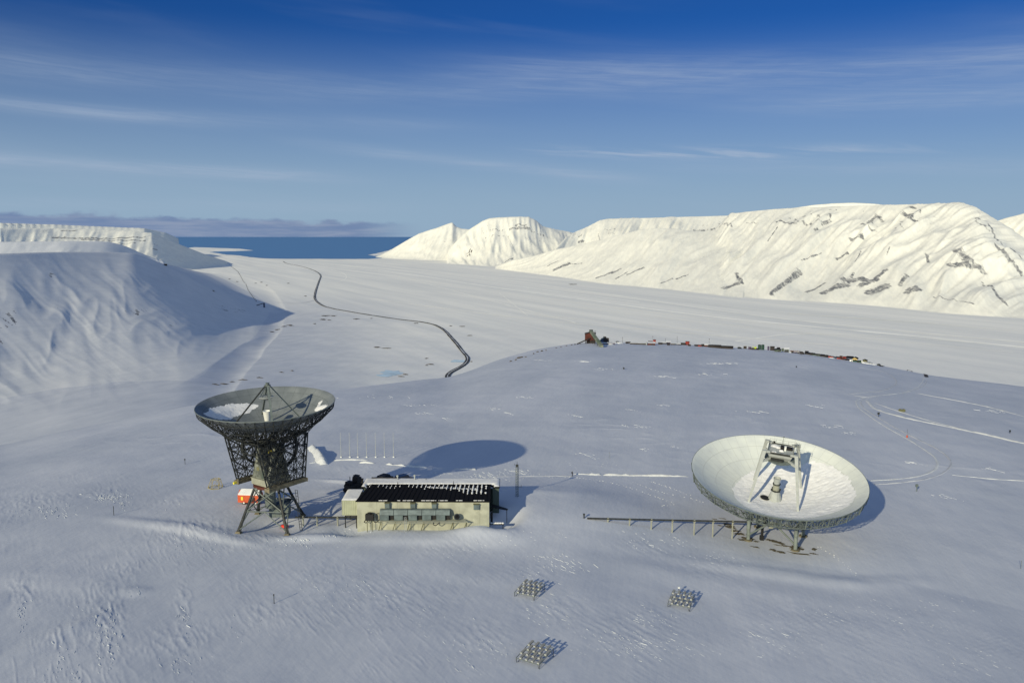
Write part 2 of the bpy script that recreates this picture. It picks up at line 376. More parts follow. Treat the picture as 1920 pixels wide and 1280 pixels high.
def dish_mat(name, c, seam, rings, spokes, dirt, rough=.5, w=.06):
    """panels of a reflector: joints every ring and spoke, in the dish's own coordinates"""
    m = bpy.data.materials.new(name); m.use_nodes = True; nt = m.node_tree; N = nt.nodes; K = nt.links.new; b = N['Principled BSDF']
    b.inputs['Roughness'].default_value = rough; b.inputs['Specular IOR Level'].default_value = .3
    def math_(op, a, bb=None):
        n = N.new('ShaderNodeMath'); n.operation = op
        if hasattr(a, 'links'): K(a, n.inputs[0])
        else: n.inputs[0].default_value = a
        if bb is not None:
            if hasattr(bb, 'links'): K(bb, n.inputs[1])
            else: n.inputs[1].default_value = bb
        return n.outputs[0]
    tc = N.new('ShaderNodeTexCoord'); sp = N.new('ShaderNodeSeparateXYZ'); K(tc.outputs['Object'], sp.inputs[0])
    x, y = sp.outputs[0], sp.outputs[1]
    r = math_('SQRT', math_('ADD', math_('MULTIPLY', x, x), math_('MULTIPLY', y, y)))
    an = math_('ARCTAN2', y, x)
    tot = None
    for rr in rings:
        l = math_('LESS_THAN', math_('ABSOLUTE', math_('SUBTRACT', r, rr)), w)
        tot = l if tot is None else math_('MAXIMUM', tot, l)
    f = math_('FRACT', math_('MULTIPLY', an, spokes/(2*math.pi)))
    arc = math_('MULTIPLY', math_('ABSOLUTE', math_('SUBTRACT', f, .5)), r)
    arc = math_('MULTIPLY', math_('SUBTRACT', math_('MULTIPLY', r, .5), arc), 2*math.pi/spokes)
    l = math_('LESS_THAN', arc, w*.8)
    tot = math_('MAXIMUM', tot, l)
    no = N.new('ShaderNodeTexNoise'); no.inputs['Scale'].default_value = .35; no.inputs['Detail'].default_value = 6; K(tc.outputs['Object'], no.inputs['Vector'])
    mx = N.new('ShaderNodeMix'); mx.data_type = 'RGBA'; mx.inputs[6].default_value = (*c, 1); mx.inputs[7].default_value = (*dirt, 1)
    rp = N.new('ShaderNodeMapRange'); rp.inputs[1].default_value = .4; rp.inputs[2].default_value = .7; K(no.outputs['Fac'], rp.inputs[0]); K(rp.outputs[0], mx.inputs[0])
    m2 = N.new('ShaderNodeMix'); m2.data_type = 'RGBA'; K(mx.outputs[2], m2.inputs[6]); m2.inputs[7].default_value = (*seam, 1); K(tot, m2.inputs[0])
    K(m2.outputs[2], b.inputs['Base Color']); return m

# ------------------------------------------------------------------ mesh helpers
class MB:
    def __init__(s): s.v = []; s.f = []
    def add(s, vs, fs):
        n = len(s.v); s.v += [Vector(v) for v in vs]; s.f += [tuple(i+n for i in f) for f in fs]; return s
    def box(s, c, d, rz=0, frame=None):
        hx, hy, hz = d[0]/2, d[1]/2, d[2]/2
        rot = frame or Matrix.Rotation(rz, 3, 'Z')
        vs = [Vector(c)+rot @ Vector((sx*hx, sy*hy, sz*hz)) for sx in (-1, 1) for sy in (-1, 1) for sz in (-1, 1)]
        return s.add(vs, [(0,1,3,2),(4,6,7,5),(0,4,5,1),(2,3,7,6),(0,2,6,4),(1,5,7,3)])
    def prism(s, bot, top):
        n = len(bot); return s.add(list(bot)+list(top), [tuple(range(n))[::-1], tuple(range(n, 2*n))]+[(i, (i+1) % n, n+(i+1) % n, n+i) for i in range(n)])
    def bar(s, p, q, r, r2=None, n=4, cap=True):
        p = Vector(p); q = Vector(q); d = q-p
        if d.length < 1e-6: return s
        r2 = r if r2 is None else r2; z = d.normalized(); x = z.orthogonal().normalized(); y = z.cross(x)
        vs = []
        for c, rr in ((p, r), (q, r2)):
            for i in range(n):
                a = 2*math.pi*(i+.5)/n; vs.append(c+x*math.cos(a)*rr+y*math.sin(a)*rr)
        fs = [(i, (i+1) % n, n+(i+1) % n, n+i) for i in range(n)]
        if cap: fs += [tuple(range(n))[::-1], tuple(range(n, 2*n))]
        return s.add(vs, fs)
    def beam(s, p, q, w, h, up=(0, 0, 1)):
        p = Vector(p); q = Vector(q); z = (q-p).normalized(); y = Vector(up); y = (y-z*y.dot(z)).normalized(); x = y.cross(z)
        b = [p+x*sx*w/2+y*sy*h/2 for sx, sy in ((-1,-1),(1,-1),(1,1),(-1,1))]; t = [v+(q-p) for v in b]
        return s.prism(b, t)
    def path(s, pts, r, n=5):
        for a, b in zip(pts[:-1], pts[1:]): s.bar(a, b, r, n=n)
        return s
    def lathe(s, prof, n=32, c=(0, 0, 0), close=False):
        c = Vector(c); vs = []; m = len(prof)
        for r, z in prof:
            for i in range(n):
                a = 2*math.pi*i/n; vs.append(c+Vector((r*math.cos(a), r*math.sin(a), z)))
        fs = []
        for k in range(m if close else m-1):
            k2 = (k+1) % m
            for i in range(n): fs.append((k*n+i, k*n+(i+1) % n, k2*n+(i+1) % n, k2*n+i))
        if not close:
            if prof[0][0] > 1e-4: fs.append(tuple(range(n))[::-1])
            if prof[-1][0] > 1e-4: fs.append(tuple((m-1)*n+i for i in range(n)))
        return s.add(vs, fs)
    def build(s, name, m, parent=None, loc=None, frame=None, smooth=False):
        """vertices are world coordinates unless frame (a world matrix) says they are local to it"""
        me = bpy.data.meshes.new(name)
        if frame is not None: M_ = frame
        elif parent is not None: M_ = parent.matrix_world.copy()
        else: M_ = Matrix.Translation(Vector(loc) if loc is not None else Vector((0, 0, 0)))
        inv = M_.inverted() if frame is None else Matrix.Identity(4)
        me.from_pydata([inv @ v for v in s.v], [], s.f)
        me.materials.append(m)
        if smooth:
            for p in me.polygons: p.use_smooth = True
        o = bpy.data.objects.new(name, me); col.objects.link(o)
        if parent is not None:
            o.parent = parent; o.matrix_local = parent.matrix_world.inverted() @ M_
            o.matrix_world = M_
        else: o.matrix_world = M_
        o['_m'] = 0; del o['_m']
        return o
def tag(o, label=None, cat=None, group=None, kind=None):
    if label: o['label'] = label
    if cat: o['category'] = cat
    if group: o['group'] = group
    if kind: o['kind'] = kind
    return o
def thing(name, loc, label, cat, group=None):
    o = bpy.data.objects.new(name, None); col.objects.link(o); o.location = loc; o.matrix_world = Matrix.Translation(Vector(loc))
    o.empty_display_size = .5
    return tag(o, label, cat, group)
def single(mb, name, m, loc, label, cat, group=None, smooth=False):
    return tag(mb.build(name, m, loc=loc, smooth=smooth), label, cat, group)
def smooth_by_angle(o, ang=40):
    me = o.data
    try:
        me.set_sharp_from_angle(angle=R_(ang))
        for p in me.polygons: p.use_smooth = True
    except Exception: pass
def copy_tree(root, loc, rz=0, label=None):
    def rec(o, par):
        c = o.copy(); col.objects.link(c)
        if par: c.parent = par
        for ch in [q for q in bpy.data.objects if q.parent == o]: rec(ch, c)
        return c
    r = rec(root, None); r.matrix_world = Matrix.Translation(Vector(loc)) @ Matrix.Rotation(rz, 4, 'Z')
    if label: r['label'] = label
    return r

# ------------------------------------------------------------------ terrain mesh
def geom(a, b, k):
    n = max(2, int(math.log(b/a)/k)); return list(np.exp(np.linspace(math.log(a), math.log(b), n, endpoint=False)))
rows = np.array(geom(55, 520, .0033)+geom(520, 1150, .0032)+geom(1150, 5300, .0042)+geom(5300, 13000, .0021)+geom(13000, 20000, .0040)+geom(20000, 70000, .03)+[70000])
cf = np.arange(-36, 36.001, .066)
cols_ = np.radians(np.concatenate([np.arange(-180, -40, 5), np.arange(-40, -36, .5), cf, np.arange(36.5, 40.1, .5), np.arange(45, 180.1, 5)]))
AZ, RR = np.meshgrid(cols_, rows)
X = RR*np.sin(AZ); Y = RR*np.cos(AZ)
azc = np.clip(AZ.ravel(), R_(-39), R_(39))      # beyond the view the same land continues
zz = np.empty(X.size); lab = np.empty(X.size, int); rock = np.empty(X.size)
xs, ys = X.ravel(), Y.ravel()
step = 400000
outv = np.abs(AZ.ravel()) > R_(39)
for i in range(0, X.size, step):
    j = slice(i, i+step); zz[j], lab[j], rock[j] = heights(xs[j], ys[j], labels=True)
zz = np.where(outv, np.minimum(zz, 40), zz)
nr, nc = X.shape
idx = np.arange(nr*nc).reshape(nr, nc)
quads = np.stack([idx[:-1, :-1], idx[:-1, 1:], idx[1:, 1:], idx[1:, :-1]], -1).reshape(-1, 4)
flab = lab[quads[:, 0]]
co = np.stack([xs, ys, zz], 1)
SEG = []
def _seg(o, sc_, pts, w):
    P = [(o[0]+x/sc_, o[1]+y/sc_) for x, y in pts]
    for a, b in zip(P[:-1], P[1:]): SEG.append((a, b, w))
Z3 = (900, 360); Z4 = (1400, 360)
for pts, w in [([(180,505),(235,480)],12),([(485,535),(560,498)],10),([(535,560),(640,515)],24),([(640,518),(730,512)],12),([(835,620),(905,598)],10),([(920,590),(1010,553)],16),([(980,622),(1060,575)],12),([(1060,595),(1180,545)],12),
    ([(1300,655),(1385,625)],12),([(1415,625),(1500,592)],12),([(1745,690),(1880,650),(1850,590)],24),([(1725,250),(1780,228),(1810,245)],12),([(900,270),(970,262)],10),([(930,300),(970,300)],8),([(850,300),(862,345)],6)]: _seg(Z3, 3.84, pts, w)
for pts, w in [([(170,700),(370,560)],30),([(410,690),(540,630)],16),([(530,700),(690,640)],34),([(690,610),(800,600)],50),([(780,650),(900,600)],24),([(850,700),(960,650)],40),([(960,540),(900,590)],22),([(1110,580),(1060,640)],22),([(1120,690),(1180,660)],34),
    ([(700,630),(740,560)],16),([(215,205),(335,215)],20),([(215,240),(145,340)],8),([(520,215),(580,200)],14),([(840,215),(900,165),(940,205)],18),([(850,250),(890,262)],14),([(1070,205),(1140,185),(1150,150)],14),([(720,330),(800,305)],18),([(620,465),(700,420)],12),
    ([(750,480),(790,410)],8),([(970,430),(990,380)],8),([(1245,430),(1262,490)],14),([(1470,400),(1530,470)],40),([(1420,510),(1620,520)],34),([(1680,230),(1760,350)],14),([(1750,400),(1820,470),(1900,560)],30),([(1840,400),(1890,440)],14),([(1640,640),(1790,770)],18),([(0,215),(70,215)],10),
    ([(1220,180),(1320,182)],6),([(470,260),(495,262)],14),([(1030,250),(1080,245)],10),([(380,470),(520,420)],8),([(1300,730),(1560,770)],12)]: _seg(Z4, 3.692, pts, w)
for pts, w in [([(215,270),(360,268)],14),([(255,237),(335,237)],10),([(445,225),(490,240)],12),([(200,320),(250,420)],6),([(330,330),(390,400)],6)]: _seg(Z3, 3.84, pts, w)
for pts, w in [([(380,172),(1040,172)],12),([(590,190),(1040,198)],10),([(850,215),(970,214)],8),([(440,125),(545,125)],10),([(570,122),(925,122)],5),([(300,128),(340,128)],6)]: _seg((0, 400), 3.84, pts, w)
mlab = lab >= 4
for a, b, wpx in SEG:
    A_, B_ = on(a[0], a[1], 3000).to_2d(), on(b[0], b[1], 3000).to_2d(); r = (A_.length+B_.length)/2; w_ = wpx/3.75*r/1500*.8
    if abs(A_.length-B_.length) > 1500: continue
    k = np.nonzero(mlab & (np.abs(xs-(A_.x+B_.x)/2) < abs(A_.x-B_.x)/2+w_*2) & (np.abs(ys-(A_.y+B_.y)/2) < abs(A_.y-B_.y)/2+w_*6))[0]
    if len(k) == 0: continue
    ux, uy = B_.x-A_.x, B_.y-A_.y; t = np.clip(((xs[k]-A_.x)*ux+(ys[k]-A_.y)*uy)/(ux*ux+uy*uy), 0, 1)
    ex, ey = xs[k]-A_.x-t*ux, ys[k]-A_.y-t*uy
    # wider along the line of slope than across it
    d = np.hypot(ex, ey/3.0)/w_
    rock[k] = np.maximum(rock[k], .60*np.clip(1.5-d, 0, 1)); zz[k] -= 6*np.clip(1.2-d, 0, 1)*(1+.8*perlin(xs[k]/25, ys[k]/25))
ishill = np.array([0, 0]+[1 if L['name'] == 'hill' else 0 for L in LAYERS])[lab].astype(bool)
_az, _r = AZ.ravel(), RR.ravel()
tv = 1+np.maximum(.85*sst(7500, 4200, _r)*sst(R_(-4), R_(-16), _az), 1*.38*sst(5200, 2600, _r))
tone = np.where(lab == 0, 2., np.where(lab == 1, tv, np.where(ishill, 1.6, .0)))  # slope shade as colour: full on the hilltop, partial on hills and near valley
names = {0: 'snow_field', 1: 'valley_floor'}
def emit(name, fsel, label=None, extra=None):
    q = quads[fsel]
    if len(q) == 0: return
    u, inv = np.unique(q, return_inverse=True); inv = inv.reshape(q.shape)
    me = bpy.data.meshes.new(name)
    me.vertices.add(len(u)); me.vertices.foreach_set('co', co[u].astype(np.float32).ravel())
    me.loops.add(inv.size); me.loops.foreach_set('vertex_index', inv.ravel().astype(np.int32))
    me.polygons.add(len(inv)); me.polygons.foreach_set('loop_start', np.arange(0, inv.size, 4, dtype=np.int32))
    me.polygons.foreach_set('loop_total', np.full(len(inv), 4, np.int32))
    me.polygons.foreach_set('use_smooth', np.ones(len(inv), bool))
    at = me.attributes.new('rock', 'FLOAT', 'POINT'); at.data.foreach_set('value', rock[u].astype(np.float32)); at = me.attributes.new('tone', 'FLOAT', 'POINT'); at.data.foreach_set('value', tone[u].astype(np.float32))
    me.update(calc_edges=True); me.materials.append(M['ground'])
    o = bpy.data.objects.new(name, me); col.objects.link(o); o['kind'] = 'structure'
    if label: o['label'] = label
    return o
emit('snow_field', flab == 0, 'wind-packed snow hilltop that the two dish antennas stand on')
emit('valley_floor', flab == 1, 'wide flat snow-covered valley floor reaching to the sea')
LABS = ['blue-shaded snow hill with a flat top at the left edge', 'small flat-topped snow rise behind the left hill', 'flat-topped mountain with dotted rock bands left of the sea',
        'faint farthest plateau on the left skyline', 'largest bright plateau mountain on the right with rocky foot gullies', 'long level-topped snow mountain left of the largest one',
        'low smooth snow spurs below the level-topped mountain', 'flat-topped peak with dark rock bands above the valley mouth', 'pointed snow ridge falling to the sea on the right shore',
        'snow slope rising at the right edge behind the largest mountain', 'smooth pale snow dome peeping over the largest mountain']
for i, L in enumerate(LAYERS): emit(L['name'], flab == i+2, LABS[i])
# ground under and behind the camera
mb = MB(); nr0 = [(0, 0, H(0, 30)+1)]
ang = np.radians(np.arange(0, 360, 5)); ring = [(55.2*math.sin(a), 55.2*math.cos(a)) for a in ang]
zr = heights([p[0] for p in ring], [p[1] for p in ring])
mb.add([(0, 0, float(np.mean(zr)))]+[(p[0], p[1], float(z)) for p, z in zip(ring, zr)], [(0, 1+(i+1) % len(ring), 1+i) for i in range(len(ring))])
tag(mb.build('snow_field', M['ground']), 'snow right under the viewpoint, in front of the picture', kind='structure')

# ------------------------------------------------------------------ sea
coast = [(300,470),(365,463.5),(400,464.5),(450,466.5),(476,469.5),(440,471),(402,471.5),(392,473),(410,475),(425,477.5),(450,479),(468,482),(500,484.6),(540,485.3),(600,485.2),(640,485.6),(690,485.4),(715,484.2),
         (722,482.5),(712,480.8),(697,478.8),(690,477.6),(704,475.5),(722,471),(742,465),(762,458),(790,451)]
pts = []
def sea_pt(px, py):
    a, s = azel(px, py); r = (VZ+1-CAMZ)/s; return r*math.sin(a), r*math.cos(a)
rj = random.Random(3)
for (a, b) in zip(coast[:-1], coast[1:]):
    for k in range(4):
        t = k/4; pts.append(sea_pt(a[0]+(b[0]-a[0])*t+rj.uniform(-1.2, 1.2), a[1]+(b[1]-a[1])*t+rj.uniform(-.15, .15)))
far = [(600000*math.sin(R_(a)), 600000*math.cos(R_(a))) for a in range(0, -41, -4)]
poly = [Vector((x, y, VZ+1)) for x, y in pts+far]
tri = geometry.tessellate_polygon([poly])
mb = MB(); mb.add(poly, [tuple(t) for t in tri]); so = mb.build('sea', M['sea'])
tag(so, 'deep blue sea beyond the valley mouth', kind='structure')
for p in so.data.polygons:
    if p.normal.z < 0: p.flip()

# ------------------------------------------------------------------ ribbons: road, tracks, berms
def densify(pts, step):
    o = [pts[0]]
    for a, b in zip(pts[:-1], pts[1:]):
        n = max(1, int((b-a).length/step))
        for k in range(1, n+1): o.append(a.lerp(b, k/n))
    return o
def smooth_pts(p, n=2):
    for _ in range(n):
        q = [p[0]]
        for a, b in zip(p[:-1], p[1:]): q += [a.lerp(b, .25), a.lerp(b, .75)]
        p = q+[p[-1]]
    return p
def ribbon(name, pix, width, m, label, hgt=.0, lift=.05, step=4, jitter=0., kind='structure', sm=2, jw=0., cat=None, gap=None):
    p = [on(*q).to_2d() for q in pix]
    p = densify(smooth_pts(p, sm), step)
    rj = random.Random(len(pix)*7+int(width*10)); n = len(p)
    prof = [(-1, 0), (-.55, .55), (-.15, 1), (.25, .85), (.65, .4), (1, 0)] if hgt else [(-1, 0), (0, 0), (1, 0)]
    P = []
    for i in range(n):
        d = (p[min(i+1, n-1)]-p[max(i-1, 0)]).normalized(); nrm = Vector((-d.y, d.x)); w = width/2*(1+jw*rj.uniform(-1, 1)); hh = hgt*(1+jitter*rj.uniform(-1, 1))*min(1, (i+.02)/4, (n-1-i+.02)/4)
        if gap is not None: hh -= 1.6*float(sst(gap, gap-.25, perlin(np.array([p[i].x*.16]), np.array([p[i].y*.16]))[0]))
        for u, k in prof: P.append((p[i]+nrm*w*u, hh*k))
    z = heights([a.x for a, _ in P], [a.y for a, _ in P])
    k = len(prof); vs = []
    for j, (a, h) in enumerate(P): vs.append((a.x, a.y, float(z[j])+h+lift-(.35 if (j % k in (0, k-1) and hgt) else 0)))
    fs = [(i*k+j, i*k+j+1, (i+1)*k+j+1, (i+1)*k+j) for i in range(n-1) for j in range(k-1)]
    mb = MB(); mb.add(vs, fs); c = Vector(vs[0]); o = mb.build(name, m, loc=c, smooth=True)
    for q in o.data.polygons:
        if q.normal.z < 0: q.flip()
    return tag(o, label, cat=cat, kind=kind)

roadpix = [(531,490),(536,494),(570,500),(604,513),(597,530),(589,555),(592,565),(612,577),(660,585),(720,595),(800,605),(825,612),(848,635),(868,660),(879,672),(872,684),(848,696,1500),(838,704,1500),(841,716,1500),(850,724,1500)]
ribbon('road', roadpix, 16, M['road'], 'dark cleared road winding down the valley to the sea', lift=2.0, step=40, sm=2, jw=.12)
ribbon('road', roadpix, 3.5, M['trackdull'], 'snowy strip left along the middle of the cleared road', lift=2.6, step=30, sm=2, jw=.8)
ribbon('road', [(1440,655),(1475,662),(1550,672),(1640,686)], 3, M['trackdull'], 'snow road along the row of mine sheds', lift=.15, step=6)
ribbon('road', [(1652,687),(1690,690),(1722,699),(1737,707)], 3.0, M['wood'], 'dark edge of the snow road right of the last shed', lift=.3, step=6)
T = 'structure'
ribbon('path', [(1075,888),(1120,890),(1180,891),(1240,892),(1300,893)], 1.5, M['track'], 'bright ploughed snow bank from the walker to the right dish', hgt=.36, jitter=.6, step=1.0, jw=.5, gap=-.22)
ribbon('path', [(930,893),(990,893),(1040,892),(1072,893)], 1.0, M['trackdull'], 'faint trodden path left of the walker', hgt=.06, jitter=.9, step=1.5, jw=.5)
ribbon('path', [(640,866),(700,868),(760,874),(830,878),(900,880),(940,886)], 1.2, M['track'], 'broken bright snow bank crossing the long dish shadow', hgt=.3, jitter=.9, step=1.0, jw=.7, gap=.12)
ribbon('path', [(580,868),(610,864),(640,862),(690,862)], 1.0, M['track'], 'snow bank below the row of white poles', hgt=.28, jitter=.9, step=1.0, jw=.7, gap=.12)
ribbon('path', [(1625,901),(1690,898),(1735,890),(1760,876),(1756,858),(1730,840),(1700,822),(1660,800),(1630,780),(1605,760),(1606,748),(1640,742),(1700,737),(1728,722),(1733,707)], 1.0, M['track'], 'curving snow track from the right dish up to the sheds', hgt=.12, jitter=.7, step=2.0, jw=.5)
ribbon('path', [(1640,908),(1700,904),(1752,895),(1780,880),(1786,865),(1765,845),(1725,825),(1690,808),(1650,785),(1618,765),(1612,750),(1640,744)], 1.0, M['trackdull'], 'outer loop of the curving snow track', hgt=.14, jitter=.8, step=2.0, jw=.5)
ribbon('path', [(1590,739),(1620,736),(1660,733),(1680,722),(1682,712),(1665,700),(1645,694),(1610,689)], 1.4, M['trackdull'], 'inner snow track below the yellow shed', hgt=.15, jitter=.7, step=2.5, jw=.5)
ribbon('path', [(1600,741),(1625,745),(1660,740),(1710,735),(1735,722),(1738,712)], 1.3, M['trackdull'], 'snow track doubling the bend at the sheds', hgt=.12, jitter=.6, step=2.5, jw=.4)
ribbon('path', [(1625,750),(1640,768),(1690,782),(1760,796),(1850,815),(1925,832),(1980,844)], 2.6, M['track'], 'widest bright ploughed track at the right edge', hgt=.34, jitter=.5, step=1.8, jw=.3)
ribbon('path', [(1640,755),(1680,770),(1740,788),(1800,803)], 1.0, M['track'], 'narrow track beside the widest bright one', hgt=.15, jitter=.7, step=2, jw=.5)
ribbon('path', [(1722,737),(1740,741),(1800,752),(1860,764),(1930,783)], 2.2, M['track'], 'thin straight track above the widest bright one', hgt=.22, jitter=.6, step=2.5, jw=.3)
ribbon('path', [(1785,890),(1830,895),(1880,899),(1930,902)], .9, M['track'], 'faint line of tracks at the right edge below the loop', hgt=.1, jitter=.9, step=2, jw=.6)
def footprints(pix, label, gap=.9):
    p = [on(*q).to_2d() for q in pix]; p = densify(smooth_pts(p, 2), gap); mb = MB(); rj = random.Random(5)
    P = []
    for i, a in enumerate(p[:-1]):
        d = (p[i+1]-a).normalized(); n = Vector((-d.y, d.x)); c = a+n*(.22 if i % 2 else -.22)+Vector((rj.uniform(-.15, .15), rj.uniform(-.1, .1))); P.append((c, d, n))
    z = heights([c.x for c, _, _ in P], [c.y for c, _, _ in P])
    for (c, d, n), zz_ in zip(P, z):
        s = rj.uniform(.35, .8); h = .14*s
        b = [c+d*.45*s*math.cos(t)+n*.26*s*math.sin(t) for t in (0, 1.2, 2.2, 3.3, 4.3, 5.3)]
        mb.prism([(q.x, q.y, zz_-.1) for q in b], [((q.x-c.x)*.45+c.x, (q.y-c.y)*.45+c.y, zz_+h) for q in b])
    o = mb.build('footprints', M['track'], loc=mb.v[0]); tag(o, label, kind='stuff')
footprints([(1050,893),(1100,897),(1150,905),(1200,920),(1240,935),(1270,945),(1240,948)], 'line of footprints curving from the walker past the pipe')
footprints([(1188,904),(1235,922),(1280,930),(1320,942)], 'upper line of footprints left of the right dish')
footprints([(1222,903),(1260,915),(1295,929)], 'short line of footprints beside the right dish edge')
footprints([(960,905),(1010,885),(1040,898)], 'footprints near the lattice mast')
footprints([(1535,1025),(1570,1045),(1610,1080)], 'footprints leading away below the right dish')

ribbon('snow_bank', [(608,871),(600,860),(592,848),(583,838)], 3.6, M['track'], 'short bright wedge-shaped snow bank right of the left dish', hgt=1.9, jitter=.25, step=1.6, jw=.25, kind='stuff')
# far trails on the valley floor
for i, (pp, w, lb) in enumerate([
    ([(640,497),(760,512),(900,535),(1100,562),(1300,590),(1500,610),(1700,628),(1960,655)], 34, 'broad bright trail crossing the whole valley floor'),
    ([(600,494),(720,503),(900,526),(1050,548),(1200,566)], 16, 'second bright trail just above the broad one'),
    ([(560,490),(700,505),(850,545),(1000,585),(1080,605)], 9, 'thin trail slanting across the middle valley'),
    ([(620,505),(645,512),(652,520),(640,528),(605,533)], 10, 'hooked trail beside the road'),
    ([(935,548),(960,568),(990,592)], 5, 'short thin ski trail in the middle valley'),
    ([(700,560),(1000,600),(1300,625),(1600,650)], 12, 'faint long trail nearest the mine'),
    ([(1380,640),(1500,622),(1700,632),(1930,650)], 14, 'trail at the far side behind the sheds'),
    ([(520,567),(560,570),(590,563)], 9, 'side track joining the road from the small tipple'),
    ([(700,496),(900,518),(1150,553),(1400,590),(1650,617),(1940,643)], 26, 'bright band running beside the broad valley trail'),
    ([(760,520),(1000,556),(1250,590),(1500,613)], 8, 'thin bright line under the broad valley trail'),
    ([(820,540),(1050,572),(1300,603),(1600,632),(1900,660)], 7, 'long thin line through the middle of the valley floor'),
    ([(1000,590),(1150,604),(1350,622)], 6, 'faint line just above the mine'),
    ([(1250,560),(1500,590),(1750,607),(1940,622)], 12, 'bright strip near the foot of the right mountains'),
    ([(1480,588),(1620,596),(1760,606)], 20, 'short bright drift near the foot of the largest mountain')]):
    ribbon('path', pp, w, M['trail'] if i not in (7,) else M['trackdull'], lb, lift=.6, step=60, jw=.45, hgt=.5 if i < 2 else 0)

# ------------------------------------------------------------------ blobs: gravel, rocks, ice
def blob_patch(name, items, m, label, kind='stuff', lift=.05, seed=1, rough=.45, hgt=0.):
    rj = random.Random(seed); mb = MB()
    for px, py, rx, ry in items:
        c = on(px, py); a, s = azel(px, py); r = c.to_2d().length
        k_ = 1.35 if name == 'gravel' else 1; wx = k_*rx*r/1500; ry = ry*k_; wy = ry*r/1500/math.sin(math.atan(max(-s, .03)))
        wy = min(wy, wx*6)
        n = 18; ring = []
        for k in range(n):
            t = 2*math.pi*k/n; q = 1+rough*rj.uniform(-1, 1); dx = wx*math.cos(t)*q; dy = wy*math.sin(t)*q
            ring.append((c.x+dx*math.cos(a)+dy*math.sin(a), c.y-dx*math.sin(a)+dy*math.cos(a)))
        z = heights([p[0] for p in ring], [p[1] for p in ring])
        vs = [(c.x, c.y, c.z+lift+hgt)]+[(p[0], p[1], float(q)+lift*.5) for p, q in zip(ring, z)]
        mb.add(vs, [(0, 1+(i+1) % n, 1+i) for i in range(n)])
    o = mb.build(name, m, loc=mb.v[0])
    for q in o.data.polygons:
        if q.normal.z < 0: q.flip()
    return tag(o, label, kind=kind)
blob_patch('gravel', [(1457,1016,9,2.2),(1441,1012,4,1.2),(1470,1023,5,1),(1450,1031,5,1.8),(1465,1035,8,1.1),(1500,1038,16,1.3),(1526,1038,5,1),(1363,982,5,1.5),(1371,988,7,1.8),(1378,995,6,1.5),
    (1387,1001,7,1.5),(1392,1012,6,1.4),(1418,1015,4,1),(1415,1025,6,.8),(1403,1010,8,2.4),(1491,1026,9,2.6),(1350,985,3,.7),(1340,973,3,.6),(1355,972,4,.5),(1458,1022,5,.7),(1527,1030,3,1.6),(1487,1031,4,1.2)],
    M['gravel'], 'brown bare gravel patches under the right dish', lift=.12, seed=4, rough=.5)
rocks = [(612,592,9,.9),(626,592,5,.7),(605,599,5,.8),(617,600,4,.6),(590,607,3,.5),(545,610,6,1.1),(533,612,4,.9),(520,618,6,.8),(510,622,4,.7),(668,598,5,.8),(696,597,2,.6),(573,555,2,.6),(780,606,4,.5),(867,612,5,.6),(845,611,3,.5),
         (880,629,5,.4),(706,651,5,.8),(725,653,9,.5),(800,672,3,.6),(807,683,6,.9),(800,685,3,.5),(884,678,2,.5),(760,702,4,.8),(752,706,5,.6),(490,529,2,.5),(480,531,2,.4),(500,535,2,.5),(445,528,2,.5),(430,523,2,.5),(540,531,2,.5),
         (420,720,6,.6),(435,716,5,.5),(455,712,8,.6),(486,708,5,.6),(405,721,5,.5),(528,698,3,.5),(548,695,3,.5),(400,545,2,.4),(880,475,4,.4),(1072,533,5,.5),(1078,533,3,.4)]
blob_patch('rocks', rocks, M['rock'], 'scattered dark rocks showing through the valley snow', lift=1.2, seed=8, rough=.6, hgt=1.5)
blob_patch('ice', [(735,699,22,5),(720,704,14,3),(860,677,16,2.5)], M['ice'], 'pale blue ice patches near the river bend', kind='structure', lift=1.0, seed=9, rough=.25)

# ------------------------------------------------------------------ crisp wind-carved chips of snow
chips = []
rj = random.Random(23)
for px, py, rx, ry, st in h_patches():
    for _ in range(int(rx*ry*st/22)+5): chips.append((rj.gauss(px, rx*.5), rj.gauss(py, ry*.5), rj.uniform(.3, 1.0)*(.6+st)))
for px, py, n, sx, sy in [(790,775,9,14,1.5),(1075,779,6,10,1.2),(1181,768,4,7,1),(1094,678,14,20,1.2),(1015,676,7,18,1),(1130,692,8,30,1.5),(840,785,3,8,1),(1240,760,5,12,1.5),(1330,702,10,30,1.5),(1240,706,7,20,1.2),(950,775,4,8,1),(918,766,4,9,1),
        (1110,855,5,14,1.2),(1080,851,6,12,1),(1205,842,4,10,1),(1260,838,4,9,1),(980,745,7,30,1.2),(1400,772,6,30,2),(1520,760,6,30,2),(1560,800,8,20,3),(1590,812,9,16,2),(1700,868,5,12,1.5),(1760,930,5,20,2),(1850,880,4,14,2),(1860,770,8,30,2),
        (905,893,40,36,5),(960,885,30,25,5),(820,889,14,40,2),(100,955,40,50,9),(205,933,60,30,6),(230,946,18,15,4),(1340,682,10,24,1),(1370,681,8,14,1),(1180,800,6,40,3),(700,745,10,60,3),(780,760,6,40,3),(560,1012,20,50,5),(640,1006,10,40,3),(1000,1045,14,60,4),(1070,1060,12,60,8)]:
    for _ in range(n): chips.append((rj.gauss(px, sx*.5), rj.gauss(py, sy*.5), rj.uniform(.5, 1.3)))
C_ = []
rr_ = np.exp(np.linspace(math.log(90), math.log(1150), 420))
ca = np.array([azel(px, py) for px, py, q in chips])
cx_ = np.outer(np.sin(ca[:, 0]), rr_); cy_ = np.outer(np.cos(ca[:, 0]), rr_); cz_ = heights(cx_.ravel(), cy_.ravel(), micro=False).reshape(cx_.shape)
below = (CAMZ+ca[:, 1:2]*rr_) < cz_
hit = np.argmax(below, 1); zc_ = heights(cx_[np.arange(len(hit)), hit], cy_[np.arange(len(hit)), hit])
